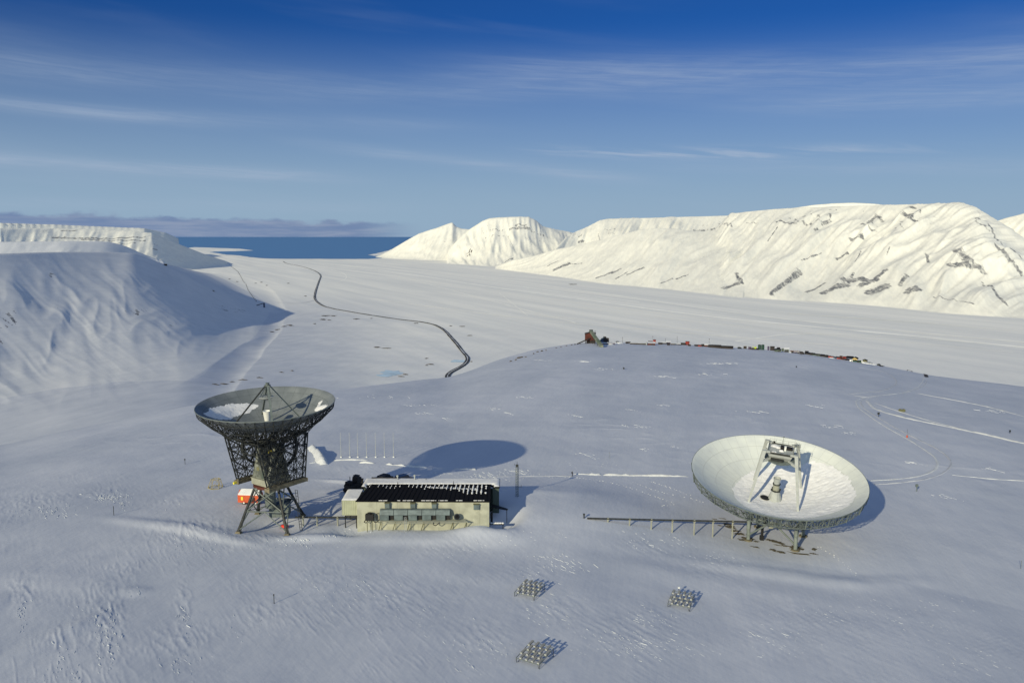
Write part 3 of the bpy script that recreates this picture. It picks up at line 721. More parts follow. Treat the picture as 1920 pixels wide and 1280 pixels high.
for k, (px, py, q) in enumerate(chips):
    if not below[k, hit[k]] or hit[k] == 0: continue
    c = Vector((cx_[k, hit[k]], cy_[k, hit[k]], zc_[k])); C_.append((c, q*max(.8, min(2.4, rr_[hit[k]]/330))))
mb = MB()
C2 = []
for c, q in C_:
    C2.append((c, q)); p = c.copy()
    for _ in range(rj.choice([0, 0, 1, 2, 3])):
        p = p+Vector((.55, -.83, 0))*rj.uniform(1.0, 2.4)+Vector((rj.gauss(0, .25), rj.gauss(0, .25), 0)); C2.append((p.copy(), q*rj.uniform(.5, 1)))
z_ = heights([p.x for p, _ in C2], [p.y for p, _ in C2])
for (c, q), zc1 in zip(C2, z_):
    c = Vector((c.x, c.y, float(zc1)))
    an = R_(-56)+rj.gauss(0, .22); l = rj.uniform(.7, 2.8)*q; w_ = rj.uniform(.10, .24)*q; h = rj.uniform(.05, .13)*q
    d = Vector((math.cos(an), math.sin(an), 0)); n = Vector((-d.y, d.x, 0))
    if n.y > 0: n = -n          # the steep face looks towards the low sun
    b = [c-d*l*.5, c-d*l*.1+n*w_*.5, c+d*l*.35+n*w_*.35, c+d*l*.5, c+d*l*.1-n*w_, c-d*l*.3-n*w_*.7]
    mb.prism([v+Vector((0, 0, -.12)) for v in b], [Vector((c.x+(v.x-c.x)*.7+n.x*w_*.18, c.y+(v.y-c.y)*.7+n.y*w_*.18, c.z+h*(.6+.4*((k*7) % 3)/2))) for k, v in enumerate(b)])
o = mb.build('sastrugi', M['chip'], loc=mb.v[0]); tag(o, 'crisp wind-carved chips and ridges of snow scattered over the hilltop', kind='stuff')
M['cabin'] = mat('stained_grey_cabin_panel', (.17,.185,.165), .6, c2=(.07,.08,.07), vscale=.7)
# ================================================================== tall dish on lattice legs (left)
def frame_at(C, n):
    n = Vector(n).normalized(); e1 = Vector((1, 0, 0)); e1 = (e1-n*e1.dot(n)).normalized(); e2 = n.cross(e1)
    m = Matrix.Identity(4)
    for i in range(3): m[i][0] = e1[i]; m[i][1] = e2[i]; m[i][2] = n[i]; m[i][3] = C[i]
    return m
def reflector_mesh(R, depth, th, n=120, m=26):
    zf = lambda r: -depth+depth*(r/R)**2
    prof = [(R*k/m if k else .02, zf(R*k/m)) for k in range(m+1)]+[(R+.10, .02), (R+.10, -.22)]+[(R*k/m if k else .02, zf(R*k/m)-th) for k in range(m, -1, -1)]
    return MB().lathe(prof, n, close=False), zf
def truss_shell(rings, zf, t, nsp, r0, cross=True):
    """two layers of nodes behind the surface, joined by diagonals"""
    mb = MB()
    def P(k, i, layer):
        r = rings[k]; a = 2*math.pi*i/nsp[k]
        return Vector((r*math.cos(a)*(1 if layer == 0 else .985), r*math.sin(a)*(1 if layer == 0 else .985), zf(r)-(.12 if layer == 0 else t[k])))
    for k in range(len(rings)):
        n = nsp[k]
        for i in range(n):
            a, b = P(k, i, 0), P(k, (i+1) % n, 0); c, d = P(k, i, 1), P(k, (i+1) % n, 1)
            mb.bar(a, b, r0*.8, cap=False); mb.bar(c, d, r0, cap=False); mb.bar(a, c, r0*.8, cap=False)
            mb.bar(a, d, r0*.7, cap=False) if i % 2 else mb.bar(c, b, r0*.7, cap=False)
            if k+1 < len(rings):
                q = nsp[k]//nsp[k+1]
                if i % q == 0:
                    j = i//q
                    e, f = P(k+1, j, 0), P(k+1, j, 1)
                    mb.bar(a, e, r0*.8, cap=False); mb.bar(c, f, r0, cap=False); mb.bar(a, f, r0*.7, cap=False); mb.bar(c, e, r0*.6, cap=False)
                    if cross: mb.bar(c, P(k+1, (j+1) % nsp[k+1], 1), r0*.6, cap=False)
    return mb, P

D32 = frame_at((-58.88, 188.18, 28.48), (-.001, -.06, 1))
gx, gy = -58.6, 187.3; g32 = -1.6
A = thing('dish_antenna', (gx, gy, g32), 'tall grey dish on a black lattice tower, left of the beige building', 'dish antenna', 'large dish antennas')
M['dish32'] = dish_mat('grey_mesh_reflector', (.125,.142,.15), (.085,.098,.10), [4.2,7,9.6,12.2,14.4], 32, (.17,.188,.195), w=.04)
mb, zf = reflector_mesh(16, 6.5, .10, 96, 20)
refl = mb.build('reflector', M['dish32'], A, frame=D32, smooth=True); smooth_by_angle(refl, 35)
mb, P = truss_shell([16, 13.4, 10.6, 7.6, 4.4], zf, [1.5, 2.1, 2.6, 3.0, 3.2], [48, 48, 24, 24, 12], .085)
for i in range(24):      # cone of struts gathering under the middle
    a = 2*math.pi*i/24; h = Vector((3.4*math.cos(a), 3.4*math.sin(a), -10.2)); mb.bar(P(3, i, 1), h, .10, cap=False)
    if i % 2 == 0: mb.bar(P(4, i//2, 1), h, .10, cap=False)
    mb.bar(h, (3.4*math.cos(a+.26), 3.4*math.sin(a+.26), -10.2), .12, cap=False)
mb.build('backing_truss', M['steel'], A, frame=D32)
mb = MB()
for i in range(48):
    a = 2*math.pi*i/48; mb.bar((16.1*math.cos(a), 16.1*math.sin(a), -.1), (16.1*math.cos(a+.131), 16.1*math.sin(a+.131), -.1), .09, cap=False)
mb.build('rim', M['steel2'], A, frame=D32)
# quadripod, subreflector, feed horn
apex = Vector((.5, 0, 4.2)); ftz = zf(8)-.05
for k, (x, y) in enumerate([(7.2, 3.5), (-3.5, 7.2), (-7.2, -3.5), (3.5, -7.2)]):
    mb = MB().beam((x, y, ftz), apex+Vector((x, y, 0)).normalized()*.5, .42, .28)
    mb.build('feed_strut', M['steel2'] if k != 2 else M['steel'], A, frame=D32)
mb = MB().lathe([(.02, .75), (.8, .85), (1.75, 1.35), (1.8, 1.45), (1.2, 1.55), (.02, 1.6)], 28)
sr = mb.build('subreflector', M['pale'], A, frame=D32, smooth=True); smooth_by_angle(sr)
mb = MB()
for k in range(6):
    a = k*math.pi/3; b = a+math.pi/3
    mb.bar((1.3*math.cos(a), 1.3*math.sin(a), 1.6), (.5+.35*math.cos(a), .35*math.sin(a), 4.0), .06)
    mb.bar((1.3*math.cos(a), 1.3*math.sin(a), 1.7), (1.3*math.cos(b), 1.3*math.sin(b), 1.7), .06)
mb.box((.5, 0, 4.25), (1.3, 1.1, .25)); mb.lathe([(.45, 4.4), (.45, 4.9), (.3, 4.95)], 12, (.5, 0, 0)); mb.bar((.9, .3, 4.3), (.9, .3, 5.2), .04)
mb.build('apex_frame', M['steel2'], A, frame=D32)
mb = MB().lathe([(.55, -6.5), (.62, -4.6), (.95, -2.2), (1.0, -2.0), (.85, -2.0), (.5, -3.2), (.02, -3.3)], 24)
fh = mb.build('feed_horn', M['white'], A, frame=D32, smooth=True); smooth_by_angle(fh)
def snow_in_dish(zf, poly, thick, name, parent, frame, res=.4, soft=1.2, seed=0, amp=.2):
    """a sheet of drifted snow that follows the bowl; it sinks into the panels round its edge"""
    xs = np.array([p[0] for p in poly]); ys = np.array([p[1] for p in poly])
    gx_ = np.arange(xs.min()-1, xs.max()+1, res); gy_ = np.arange(ys.min()-1, ys.max()+1, res)
    GX, GY = np.meshgrid(gx_, gy_); px, py = GX.ravel(), GY.ravel()
    ins = np.zeros(px.shape, bool); dist = np.full(px.shape, 1e9)
    n = len(poly)
    for i in range(n):
        x1, y1 = poly[i]; x2, y2 = poly[(i+1) % n]
        c = ((y1 > py) != (y2 > py)) & (px < (x2-x1)*(py-y1)/(y2-y1+1e-9)+x1); ins ^= c
        t = np.clip(((px-x1)*(x2-x1)+(py-y1)*(y2-y1))/((x2-x1)**2+(y2-y1)**2), 0, 1)
        dist = np.minimum(dist, np.hypot(px-x1-t*(x2-x1), py-y1-t*(y2-y1)))
    d = np.where(ins, dist, -dist)+.9*fbm(px*.7+seed, py*.7, 3)
    h = thick*sst(0, soft*2, d)+amp*(ridged(px*.35+seed, py*1.1, 3)-.55)*sst(0, soft, d)+.02
    keep = d > -.35
    r = np.hypot(px, py); z = np.array([zf(q) for q in r])+np.where(d > 0, h, -.12)
    keep &= (r < abs(frame_R)-.2)
    ny, nx = GX.shape; id_ = np.arange(ny*nx).reshape(ny, nx)
    q = np.stack([id_[:-1, :-1], id_[:-1, 1:], id_[1:, 1:], id_[1:, :-1]], -1).reshape(-1, 4)
    q = q[keep[q].all(1)]
    u, inv = np.unique(q, return_inverse=True); inv = inv.reshape(q.shape)
    mb = MB(); mb.add([(px[k], py[k], z[k]) for k in u], [tuple(f) for f in inv.tolist()])
    o = mb.build(name, M['snow'], parent, frame=frame, smooth=True); o['kind'] = 'stuff'; return o
frame_R = 16
def dish_xy(px, py, D, zf, R):
    """where the sight line through a picture point meets the bowl, in the bowl's own axes"""
    d = Vector(ray(px, py)); inv = D.inverted(); o = inv @ Vector((0, 0, CAMZ)); v = (inv.to_3x3() @ d)
    lo = None; ds = 140.
    while ds < 260:
        p = o+v*ds
        if math.hypot(p.x, p.y) < R and p.z < zf(math.hypot(p.x, p.y)): return p.x, p.y
        ds += .1
    return p.x, p.y
pa = [dish_xy(a, b, D32, zf, 16) for a, b in [(380,775),(390,766),(405,761),(430,757),(455,755),(478,757),(486,760),(476,768),(464,776),(443,780),(437,785),(420,787),(395,783)]]
snow_in_dish(zf, pa, .35, 'snow_patch', A, D32, seed=3, amp=.12)
pb = [dish_xy(a, b, D32, zf, 16) for a, b in [(588,771),(592,763),(598,754),(602,752),(604,754),(601,760),(607,758),(613,757),(614,760),(608,765),(598,770)]]
snow_in_dish(zf, pb, .35, 'snow_patch', A, D32, res=.25, soft=.5, seed=6, amp=.05)
# tipping frames, counterweights, elevation wheels
E1 = Vector((.575, .818, 0)).normalized(); AX = Vector((E1.y, -E1.x, 0)); C0 = Vector((-58.3, 187.6, 0))
def Q(e, a, z): return C0+E1*e+AX*a+Vector((0, 0, z))
for side in (-1, 1):
    mb = MB(); lv = [9.9, 12.4, 15.0, 17.8, 20.6]; lean = -.09
    for off in (5.2, 6.2):
        a = side*off; grid = []
        for j, z in enumerate(lv):
            hw = 5.2+(7.3-5.2)*(z-9.9)/10.7; grid.append([Q(hw*t, a+lean*(z-9.9), z) for t in (-1, -.5, 0, .5, 1)])
        for j in range(len(lv)):
            for i in range(5):
                if i < 4: mb.bar(grid[j][i], grid[j][i+1], .12, cap=False)
                if j < len(lv)-1:
                    mb.bar(grid[j][i], grid[j+1][i], .17 if i in (0, 4) else .11, cap=False)
                    if i < 4:
                        mb.bar(grid[j][i], grid[j+1][i+1], .09, cap=False); mb.bar(grid[j][i+1], grid[j+1][i], .09, cap=False); mb.bar(grid[j][i].lerp(grid[j][i+1], .5), grid[j+1][i], .06, cap=False); mb.bar(grid[j][i].lerp(grid[j][i+1], .5), grid[j+1][i+1], .06, cap=False)
        if off == 5.2: g0 = grid
    for j in range(len(lv)):
        for i in range(5):
            mb.bar(g0[j][i], grid[j][i], .07, cap=False)
            if j < len(lv)-1: mb.bar(g0[j][i], grid[j+1][i], .05, cap=False)
    for i in range(5):      # ties up to the backing truss
        t = g0[-1][i]
        for k in (1, 2, 3):
            best = min(((D32 @ P(k, s, 1)) for s in range([48, 48, 24, 24][k])), key=lambda v: (v-t).length); mb.bar(t, best, .08, cap=False)
            b2 = min(((D32 @ P(k, s, 1)) for s in range([48, 48, 24, 24][k])), key=lambda v: (v-grid[-1][i]-Vector((1, 1, 1))).length); mb.bar(grid[-1][i], b2, .07, cap=False)
    mb.build('side_truss', M['steel'], A)
    mb = MB(); c = Q(0, side*5.7, 9.45)
    m3 = Matrix((E1, AX, Vector((0, 0, 1)))).transposed()
    mb.box(c, (11.2, 1.7, .75), frame=m3); mb.box(c+Vector((0, 0, .5)), (10.6, 1.2, .25), frame=m3)
    for t in (-1, 1): mb.box(c+E1*t*5.65, (.14, 1.8, .9), frame=m3)
    cw = mb.build('counterweight', M['concrete'], A)
    if side == -1:
        MB().box(Q(-6.1, side*5.7, 9.4), (.8, .5, .5), frame=m3).build('counterweight_sign', M['yellow'], A)  # yellow sign at the end of the counterweight
    mb = MB(); wz = 18.0; wc = side*4.2; r = 4.6; n = 40
    for i in range(n):
        a0, a1 = 2*math.pi*i/n, 2*math.pi*(i+1)/n
        mb.beam(Q(r*math.cos(a0), wc, wz+r*math.sin(a0)), Q(r*math.cos(a1), wc, wz+r*math.sin(a1)), .45, .8, up=AX)
    for i in range(8):
        a0 = 2*math.pi*i/8+.2; mb.beam(Q(.3*math.cos(a0), wc, wz+.3*math.sin(a0)), Q(r*math.cos(a0), wc, wz+r*math.sin(a0)), .35, .3, up=AX)
    mb.bar(Q(0, wc-.5, wz), Q(0, wc+.5, wz), .9, n=14)
    mb.build('elevation_wheel', M['steel'], A)
    # yoke arm
    mb = MB(); ya = side*2.7
    bt = [Q(e, ya+s*.45, z) for s in (-1,) for e, z in ((-3, 10.5), (3, 10.5), (.8, 18.8), (-.8, 18.8))]
    tp = [v+AX*.9 for v in bt]; mb.prism(bt, tp)
    y_ = mb.build('yoke_arm', M['cabin'], A)
    for (e, z) in ((-.6, 11.6), (.2, 13.4), (-.1, 15.6)): MB().beam(Q(e-.35, ya-.52, z), Q(e+.35, ya-.52, z), .12, .6, up=(0, 0, 1)).build('hatch', M['black'], y_)
for e_ in (-1, 1):      # cross frames tying the two side trusses together above the cabin
    mb = MB(); lo = [Q(e_*(5.9+.0*k), a, 14.6) for k, a in enumerate((-5.6, -2.8, 0, 2.8, 5.2))]; hi = [Q(e_*7.0, a, 20.4) for a in (-6.1, -3.2, -.3, 2.6, 5.0)]; md = [p.lerp(q, .5) for p, q in zip(lo, hi)]
    for i in range(5):
        if i < 4:
            for r1, r2 in ((md, hi),):
                mb.bar(r1[i], r2[i+1], .06, cap=False); mb.bar(r1[i+1], r2[i], .06, cap=False); mb.bar(r1[i], r1[i+1], .11, cap=False); mb.bar(r2[i], r2[i+1], .13, cap=False)
        mb.bar(md[i], hi[i], .11, cap=False)
        mb.bar(hi[i], Q(e_*3.0, (i-2)*1.5, 21.0), .09, cap=False)
    mb.bar(lo[0], md[1], .09, cap=False); mb.bar(lo[4], md[3], .09, cap=False); mb.bar(lo[0], md[0], .09); mb.bar(lo[4], md[4], .09); mb.bar(lo[0], md[2], .07); mb.bar(lo[4], md[2], .07)
    mb.build('cross_truss', M['steel'], A)
mb = MB(); mb.bar(Q(0, -4.8, 18), Q(0, 4.8, 18), .55, n=14); mb.bar(Q(0, -1.4, 18), Q(0, 1.4, 18), 1.0, n=14)
mb.build('axle', M['steel'], A)
m3 = Matrix((E1, AX, Vector((0, 0, 1)))).transposed()
mb = MB().box(Q(0, 0, 9.75), (6.6, 6.2, 1.5), frame=m3).box(Q(0, 0, 10.54), (6.9, 6.5, .12), frame=m3)
cab = mb.build('rotating_cabin', M['cream'], A)
mb = MB().box(Q(-1.4, -.3, 12.3), (3.0, 3.6, 3.4), frame=m3); up = mb.build('upper_cabin', M['cabin'], A)
MB().box(Q(-2.93, .9, 11.8), (.08, .9, 2.0), frame=m3).build('door', M['darkwall'], up)
MB().box(Q(-2.93, -1.0, 12.9), (.06, 1.0, .9), frame=m3).build('stained_panel', M['olive'], up)
mb = MB()
rj = random.Random(2)
for k in range(9):
    e, a, z = rj.uniform(-1.6, 2.6), rj.uniform(-2, 2), rj.uniform(13.5, 18.5)
    MB().box(Q(e, a, z), (rj.uniform(.4, 1.5), rj.uniform(.4, 1.3), rj.uniform(.4, 1.4)), frame=m3).build('gearbox', M['steel'], A)
MB().path([Q(-2, -1.5, 14), Q(-2.2, -1.2, 17), Q(-.5, -1, 20)], .12).build('cable_loop', M['steel'], A); MB().path([Q(-2, 1.5, 14), Q(-2.4, 1.6, 16.5), Q(-.8, 1.2, 20)], .12).build('cable_loop', M['steel'], A)
for c_, d_ in ((Q(1.2, 3.4, 14.2), (1.0, .5, 1.6)), (Q(-1.8, 3.5, 15.6), (.9, .5, .6)), (Q(-.6, 1.8, 19.6), (1.4, .8, .7))): MB().box(c_, d_, frame=m3).build('gear_cover', M['cream'], A)
MB().bar(Q(-1, 3.4, 13.4), Q(1, 3.5, 16.6), .22, n=8).build('strut_tube', M['cream'], A)
MB().box(Q(-1.9, 2.6, 17.4), (.8, .8, .5), frame=m3).build('motor', M['yellow'], A)
# azimuth ring and legs
mb = MB().lathe([(3.9, 8.3), (4.2, 8.35), (4.2, 8.95), (3.9, 9.0)], 32, (C0.x, C0.y, 0)); mb.build('azimuth_ring', M['rust'], A)
feet4 = [(-64.0, 179.6), (-52.8, 180.2), (-52.9, 194.6), (-64.2, 194.4)]; tops4 = [(-61.4, 184.3), (-55.7, 184.3), (-55.9, 190.4), (-61.4, 190.4)]
FT = [Vector((x, y, H(x, y)+.35)) for x, y in feet4]; TP = [Vector((x, y, 8.4)) for x, y in tops4]
MD = [f.lerp(t, .47) for f, t in zip(FT, TP)]
for i in range(4):
    mb = MB().bar(FT[i], TP[i], .34, .30, n=8); mb.bar(FT[i]+Vector((.5, -.1, 0)), MD[i], .16, n=6)
    lg = mb.build('leg', M['steel'], A)
    mb = MB(); c = FT[i]-Vector((0, 0, .35)); s = 1.25
    mb.prism([c+Vector((x*s, y*s, -.9)) for x, y in ((-1,-1),(1,-1),(1,1),(-1,1))], [c+Vector((x*s*.35, y*s*.35, .45)) for x, y in ((-1,-1),(1,-1),(1,1),(-1,1))])
    mb.build('footing', M['concrete'], lg)
mb = MB()
for i in range(4):
    j = (i+1) % 4; mm = MD[i].lerp(MD[j], .5); tm = TP[i].lerp(TP[j], .5)
    mb.bar(MD[i], MD[j], .17, n=6); mb.bar(TP[i], TP[j], .24, n=6)
    mb.bar(mm, FT[i]+Vector((0, 0, .3)), .15, n=6); mb.bar(mm, FT[j]+Vector((0, 0, .3)), .15, n=6)
    mb.bar(MD[i], TP[j], .15, n=6); mb.bar(MD[j], TP[i], .15, n=6); mb.bar(MD[i], MD[(i+2) % 4], .08)
mb.build('leg_bracing', M['steel2'], A)
mb = MB(); c = Vector((-58, 188.5, 0)); mb.box((-57.2, 190.2, 1.4), (4.6, 3.6, 3.0), rz=.1).box((-57.2, 190.2, 3.0), (5.0, 4.0, .2), rz=.1)
mb.bar((-58.6, 187.4, 2.9), (-58.6, 187.4, 8.6), 1.3, 1.3, n=16)
mb.build('service_hut', M['steel2'], A)
mb = MB(); a, b = Vector((-59.4, 184.0, 6.6)), Vector((-54.4, 184.4, 1.9)); mb.beam(a, b, .12, .25).beam(a+Vector((0, .9, 0)), b+Vector((0, .9, 0)), .12, .25)
for k in range(15):
    p = a.lerp(b, k/14)+Vector((0, .45, 0)); mb.box(p, (.28, .85, .05))
mb.build('stair', M['steel'], A)
mb = MB()
for z0, z1, n in ((-1.2, 9, 7),):
    for s in (0, 1): mb.bar((-50.3+s*.5, 182.5, z0), (-51.8+s*.5, 184.8, 8), .07)
    for k in range(14):
        t = k/13; mb.bar((-50.3-1.5*t, 182.5+2.3*t, z0+9.2*t), (-49.8-1.5*t, 182.5+2.3*t, z0+9.2*t), .05)
mb.build('access_ladder', M['steel'], A)

# ================================================================== low white dish (right)
D42 = frame_at((66.53, 194.08, 9.24), (.002, -.2274, 1))
fc = Vector((66.0, 192.0, 0)); g42 = H(66, 192)
B = thing('dish_antenna', (66, 192, g42), 'wide low white dish on short columns, half filled with snow, at the right', 'dish antenna', 'large dish antennas')
M['dish42'] = dish_mat('cream_white_reflector', (.53,.56,.53), (.38,.40,.38), [6.0,10.5,14.8,18.2], 48, (.47,.50,.49), w=.045)
frame_R = 21
mb, zf42 = reflector_mesh(21, 7.7, .12, 144, 26)
refl = mb.build('reflector', M['dish42'], B, frame=D42, smooth=True); smooth_by_angle(refl, 35)
mb, P42 = truss_shell([20.9, 18.2, 14.5, 10.5, 6.5], zf42, [2.5, 2.6, 2.6, 2.6, 2.6], [96, 48, 48, 24, 12], .075)
mb.build('backing_truss', M['steel2'], B, frame=D42)
mb = MB()
for i in range(96):
    a = 2*math.pi*i/96; b = 2*math.pi*(i+1)/96
    mb.beam((21.12*math.cos(a), 21.12*math.sin(a), -.08), (21.12*math.cos(b), 21.12*math.sin(b), -.08), .1, .22)
    if i % 4 == 0: mb.bar((21.2*math.cos(a), 21.2*math.sin(a), -.1), (20.8*math.cos(a), 20.8*math.sin(a), -2.6), .11)
mb.build('rim', M['steel2'], B, frame=D42)
rot = math.radians(-22); cr, sr_ = math.cos(rot), math.sin(rot)
def rt(x, y, z=0): return Vector((x*cr-y*sr_, x*sr_+y*cr, z))
z8 = zf42(8.5)-.1
for sx, sy in ((-1, -1), (1, -1), (1, 1), (-1, 1)):
    ft = rt(sx*5.9, sy*6.0, z8); tp = rt(sx*3.7, sy*3.0, 7.3)
    b_ = [ft+rt(dx*.25, dy*.22) for dx, dy in ((-1,-1),(1,-1),(1,1),(-1,1))]; t_ = [tp+rt(dx*.42, dy*.34) for dx, dy in ((-1,-1),(1,-1),(1,1),(-1,1))]
    mb = MB().prism(b_, t_)
    mb.beam(tp+Vector((0, 0, -.25)), rt(sx*2.4, sy*2.6, 6.9), .5, .55); mb.beam(ft.lerp(tp, .80), rt(sx*2.1, sy*1.8, 4.6), .5, .6)
    mb.build('feed_support_leg', M['pale'], B, frame=D42)
mb = MB()
mb.prism([rt(x*2.25, y*1.7, 4.5) for x, y in ((-1,-1),(1,-1),(1,1),(-1,1))], [rt(x*2.6, y*2.5, 5.7) for x, y in ((-1,-1),(1,-1),(1,1),(-1,1))])
mb.prism([rt(x*2.6, y*2.5, 5.72) for x, y in ((-1,-1),(1,-1),(1,1),(-1,1))], [rt(x*3.0, y*2.7, 6.7) for x, y in ((-1,-1),(1,-1),(1,1),(-1,1))])
house = mb.build('apex_house', M['pale'], B, frame=D42)
mb = MB()
for x0, x1, y0, y1 in ((-3.05, 3.05, -2.78, -2.7), (-3.05, 3.05, 2.7, 2.78), (-3.05, -2.97, -2.7, 2.7), (2.97, 3.05, -2.7, 2.7)):
    mb.prism([rt(x, y, 6.45) for x, y in ((x0, y0), (x1, y0), (x1, y1), (x0, y1))], [rt(x, y, 6.95) for x, y in ((x0, y0), (x1, y0), (x1, y1), (x0, y1))])
mb.prism([rt(x*1.5-.6, y*.5-2.75, 5.0) for x, y in ((-1,-1),(1,-1),(1,1),(-1,1))], [rt(x*1.5-.6, y*.5-2.75, 5.25) for x, y in ((-1,-1),(1,-1),(1,1),(-1,1))])
mb.build('dark_parapet', M['steel'], house, frame=D42)
mb = MB()
cor = [rt(x, y) for x, y in ((-3.0, -2.75), (3.0, -2.75), (3.0, 2.75), (-3.0, 2.75))]
for i in range(4):
    a, b = cor[i], cor[(i+1) % 4]
    for z in (7.35, 7.9):
        if i == 0 and z > 7.5: continue
        mb.bar(a+Vector((0, 0, z)), b+Vector((0, 0, z)), .035)
    for k in range(5):
        p = a.lerp(b, k/4); mb.bar(p+Vector((0, 0, 6.7)), p+Vector((0, 0, 7.9 if i else 7.35)), .035)
for k in range(4):
    p = rt(3.2+.35*k, 1.3-.15*k); mb.path([p+Vector((0, 0, 6.9)), p+Vector((0, 0, 8.2)), p+rt(.1, 1.0, 8.3), p+rt(.1, 1.0, 7)], .035)
mb.bar(rt(.2, 2.6, 6.7), rt(.2, 2.6, 8.9), .05); mb.box(rt(.2, 2.6, 8.95), (.2, .2, .2))
mb.build('railing', M['steel2'], house, frame=D42)
for p_, d_ in ((rt(.2, .3, 7.1), (.8, 1.0, .9)), (rt(1.9, .6, 7.0), (1.4, 1.0, .7)), (rt(-1.9, 2.3, 7.3), (.5, .3, .5))): MB().box(p_, d_, rz=rot).build('black_cabinet', M['black'], house, frame=D42)
MB().box(rt(.95, -.2, 7.2), (.45, .5, 1.2), rz=rot).build('white_mast_box', M['white'], house, frame=D42)
mb = MB(); rj = random.Random(5)
for k in range(9):
    x, y = rj.uniform(-2.4, 2.2), rj.uniform(-2.2, 2.0); n = 9; s = rj.uniform(.5, 1.1)
    mb.prism([rt(x+s*math.cos(t*.698)*rj.uniform(.7, 1.2), y+s*.8*math.sin(t*.698)*rj.uniform(.7, 1.2), 6.69) for t in range(n)], [rt(x+.55*s*math.cos(t*.698), y+.45*s*math.sin(t*.698), 6.69+rj.uniform(.12, .35)) for t in range(n)])
sn = mb.build('snow', M['snow'], house, frame=D42); sn['kind'] = 'stuff'
mb = MB().lathe([(.02, 3.1), (1.4, 3.25), (2.8, 3.75), (3.8, 4.35), (3.85, 4.5), (3.4, 4.62), (.02, 4.7)], 40)
s_ = mb.build('subreflector', M['steel2'], B, frame=D42, smooth=True); smooth_by_angle(s_)
mb = MB().lathe([(1.85, -7.9), (1.8, -7.5), (.98, -4.9), (.02, -4.9)], 12)
cone = mb.build('feed_cone', M['pale'], B, frame=D42)
mb = MB().lathe([(.82, -4.9), (.82, -3.0), (.70, -2.9)], 16); mb.build('feed_cylinder', M['cream'], cone, frame=D42)
mb = MB()
for z, r in ((-4.85, 1.12), (-3.05, .95)): mb.lathe([(r-.25, z), (r, z), (r, z+.22), (r-.25, z+.22)], 20)
for k in range(6): mb.box((1.15*math.cos(k*1.05), 1.15*math.sin(k*1.05), -4.6), (.25, .25, .4))
mb.build('collar', M['steel'], cone, frame=D42)
mb = MB().lathe([(.72, -2.9), (.85, -1.7), (.93, -1.3), (.86, -1.3), (.6, -1.75), (.02, -1.8)], 24)
h_ = mb.build('feed_horn', M['pale'], cone, frame=D42, smooth=True); smooth_by_angle(h_)
mb = MB(); n = 22
def onb(x, y, dz): return (x, y, zf42(math.hypot(x, y))+dz)
mb.add([onb(-2.5, .1, .62)]+[onb(-2.5+1.15*math.cos(2*math.pi*k/n), .1+1.25*math.sin(2*math.pi*k/n), .62) for k in range(n)], [(0, 1+k, 1+(k+1) % n) for k in range(n)])
mb.build('floor_hatch', M['black'], B, frame=D42)
frame_R = 20.6
ps = [dish_xy(a, b, D42, zf42, 21) for a, b in [(1372,912),(1395,890),(1425,876),(1455,872),(1490,876),(1522,862),(1562,872),(1594,896),(1608,926),(1592,948),(1555,963),(1512,971),(1470,970),(1430,962),(1400,951),(1378,934)]]
snow_in_dish(zf42, ps, .38, 'snow_patch', B, D42, res=.33, soft=2.2, seed=9, amp=.24)
# columns
ff = [(58.4, 189.8), (68.2, 184.4), (73.6, 194.2), (63.8, 199.6)]
bt = []
for x, y in ff:
    inv = D42.inverted(); zt = 0
    for z in np.arange(12, -6, -.1):
        p = inv @ Vector((x, y, float(z))); r = math.hypot(p.x, p.y)
        if p.z < zf42(r)-2.6: zt = float(z); break
    bt.append((Vector((x, y, H(x, y)-.4)), Vector((x, y, zt))))
for i, (f, t) in enumerate(bt):
    mb = MB().bar(f, t, .45, .45, n=16)
    for k in (.28, .62): c = f.lerp(t, k); mb.bar(c, c+Vector((0, 0, .15)), .56, n=16)
    lg = mb.build('support_column', M['column'], B)
    smooth_by_angle(lg)
    MB().bar(f+Vector((0, 0, -.3)), f+Vector((0, 0, .75)), 1.15, 1.0, n=14).build('footing', M['concrete'], lg)
mb = MB()
for i in range(4):
    j = (i+1) % 4; (f, t), (f2, t2) = bt[i], bt[j]; tm = t.lerp(t2, .5)
    mb.bar(t-Vector((0, 0, .2)), t2-Vector((0, 0, .2)), .24, n=6)
    mb.bar(f.lerp(t, .28), tm, .22, n=8); mb.bar(f2.lerp(t2, .28), tm, .22, n=8)
mb.build('bracing', M['steel2'], B)
mb = MB(); c = Vector((62.6, 190.6, 0)); zg = H(c.x, c.y)
mb.path([(c.x, c.y, 1), (c.x, c.y, -2.4), (c.x-.5, c.y, -3.6), (c.x-.6, c.y, zg+.2)], .32, n=8); mb.box((c.x-.6, c.y, zg+.6), (.9, .7, 1.2)); mb.path([(c.x, c.y, -2.2), (c.x+1.2, c.y, -2.4)], .25, n=8)
mb.build('cable_riser', M['black'], B)
MB().box((c.x+1.5, c.y-.2, -3.0), (1.0, .6, 1.2)).build('riser_cabinet', M['cream'], B)

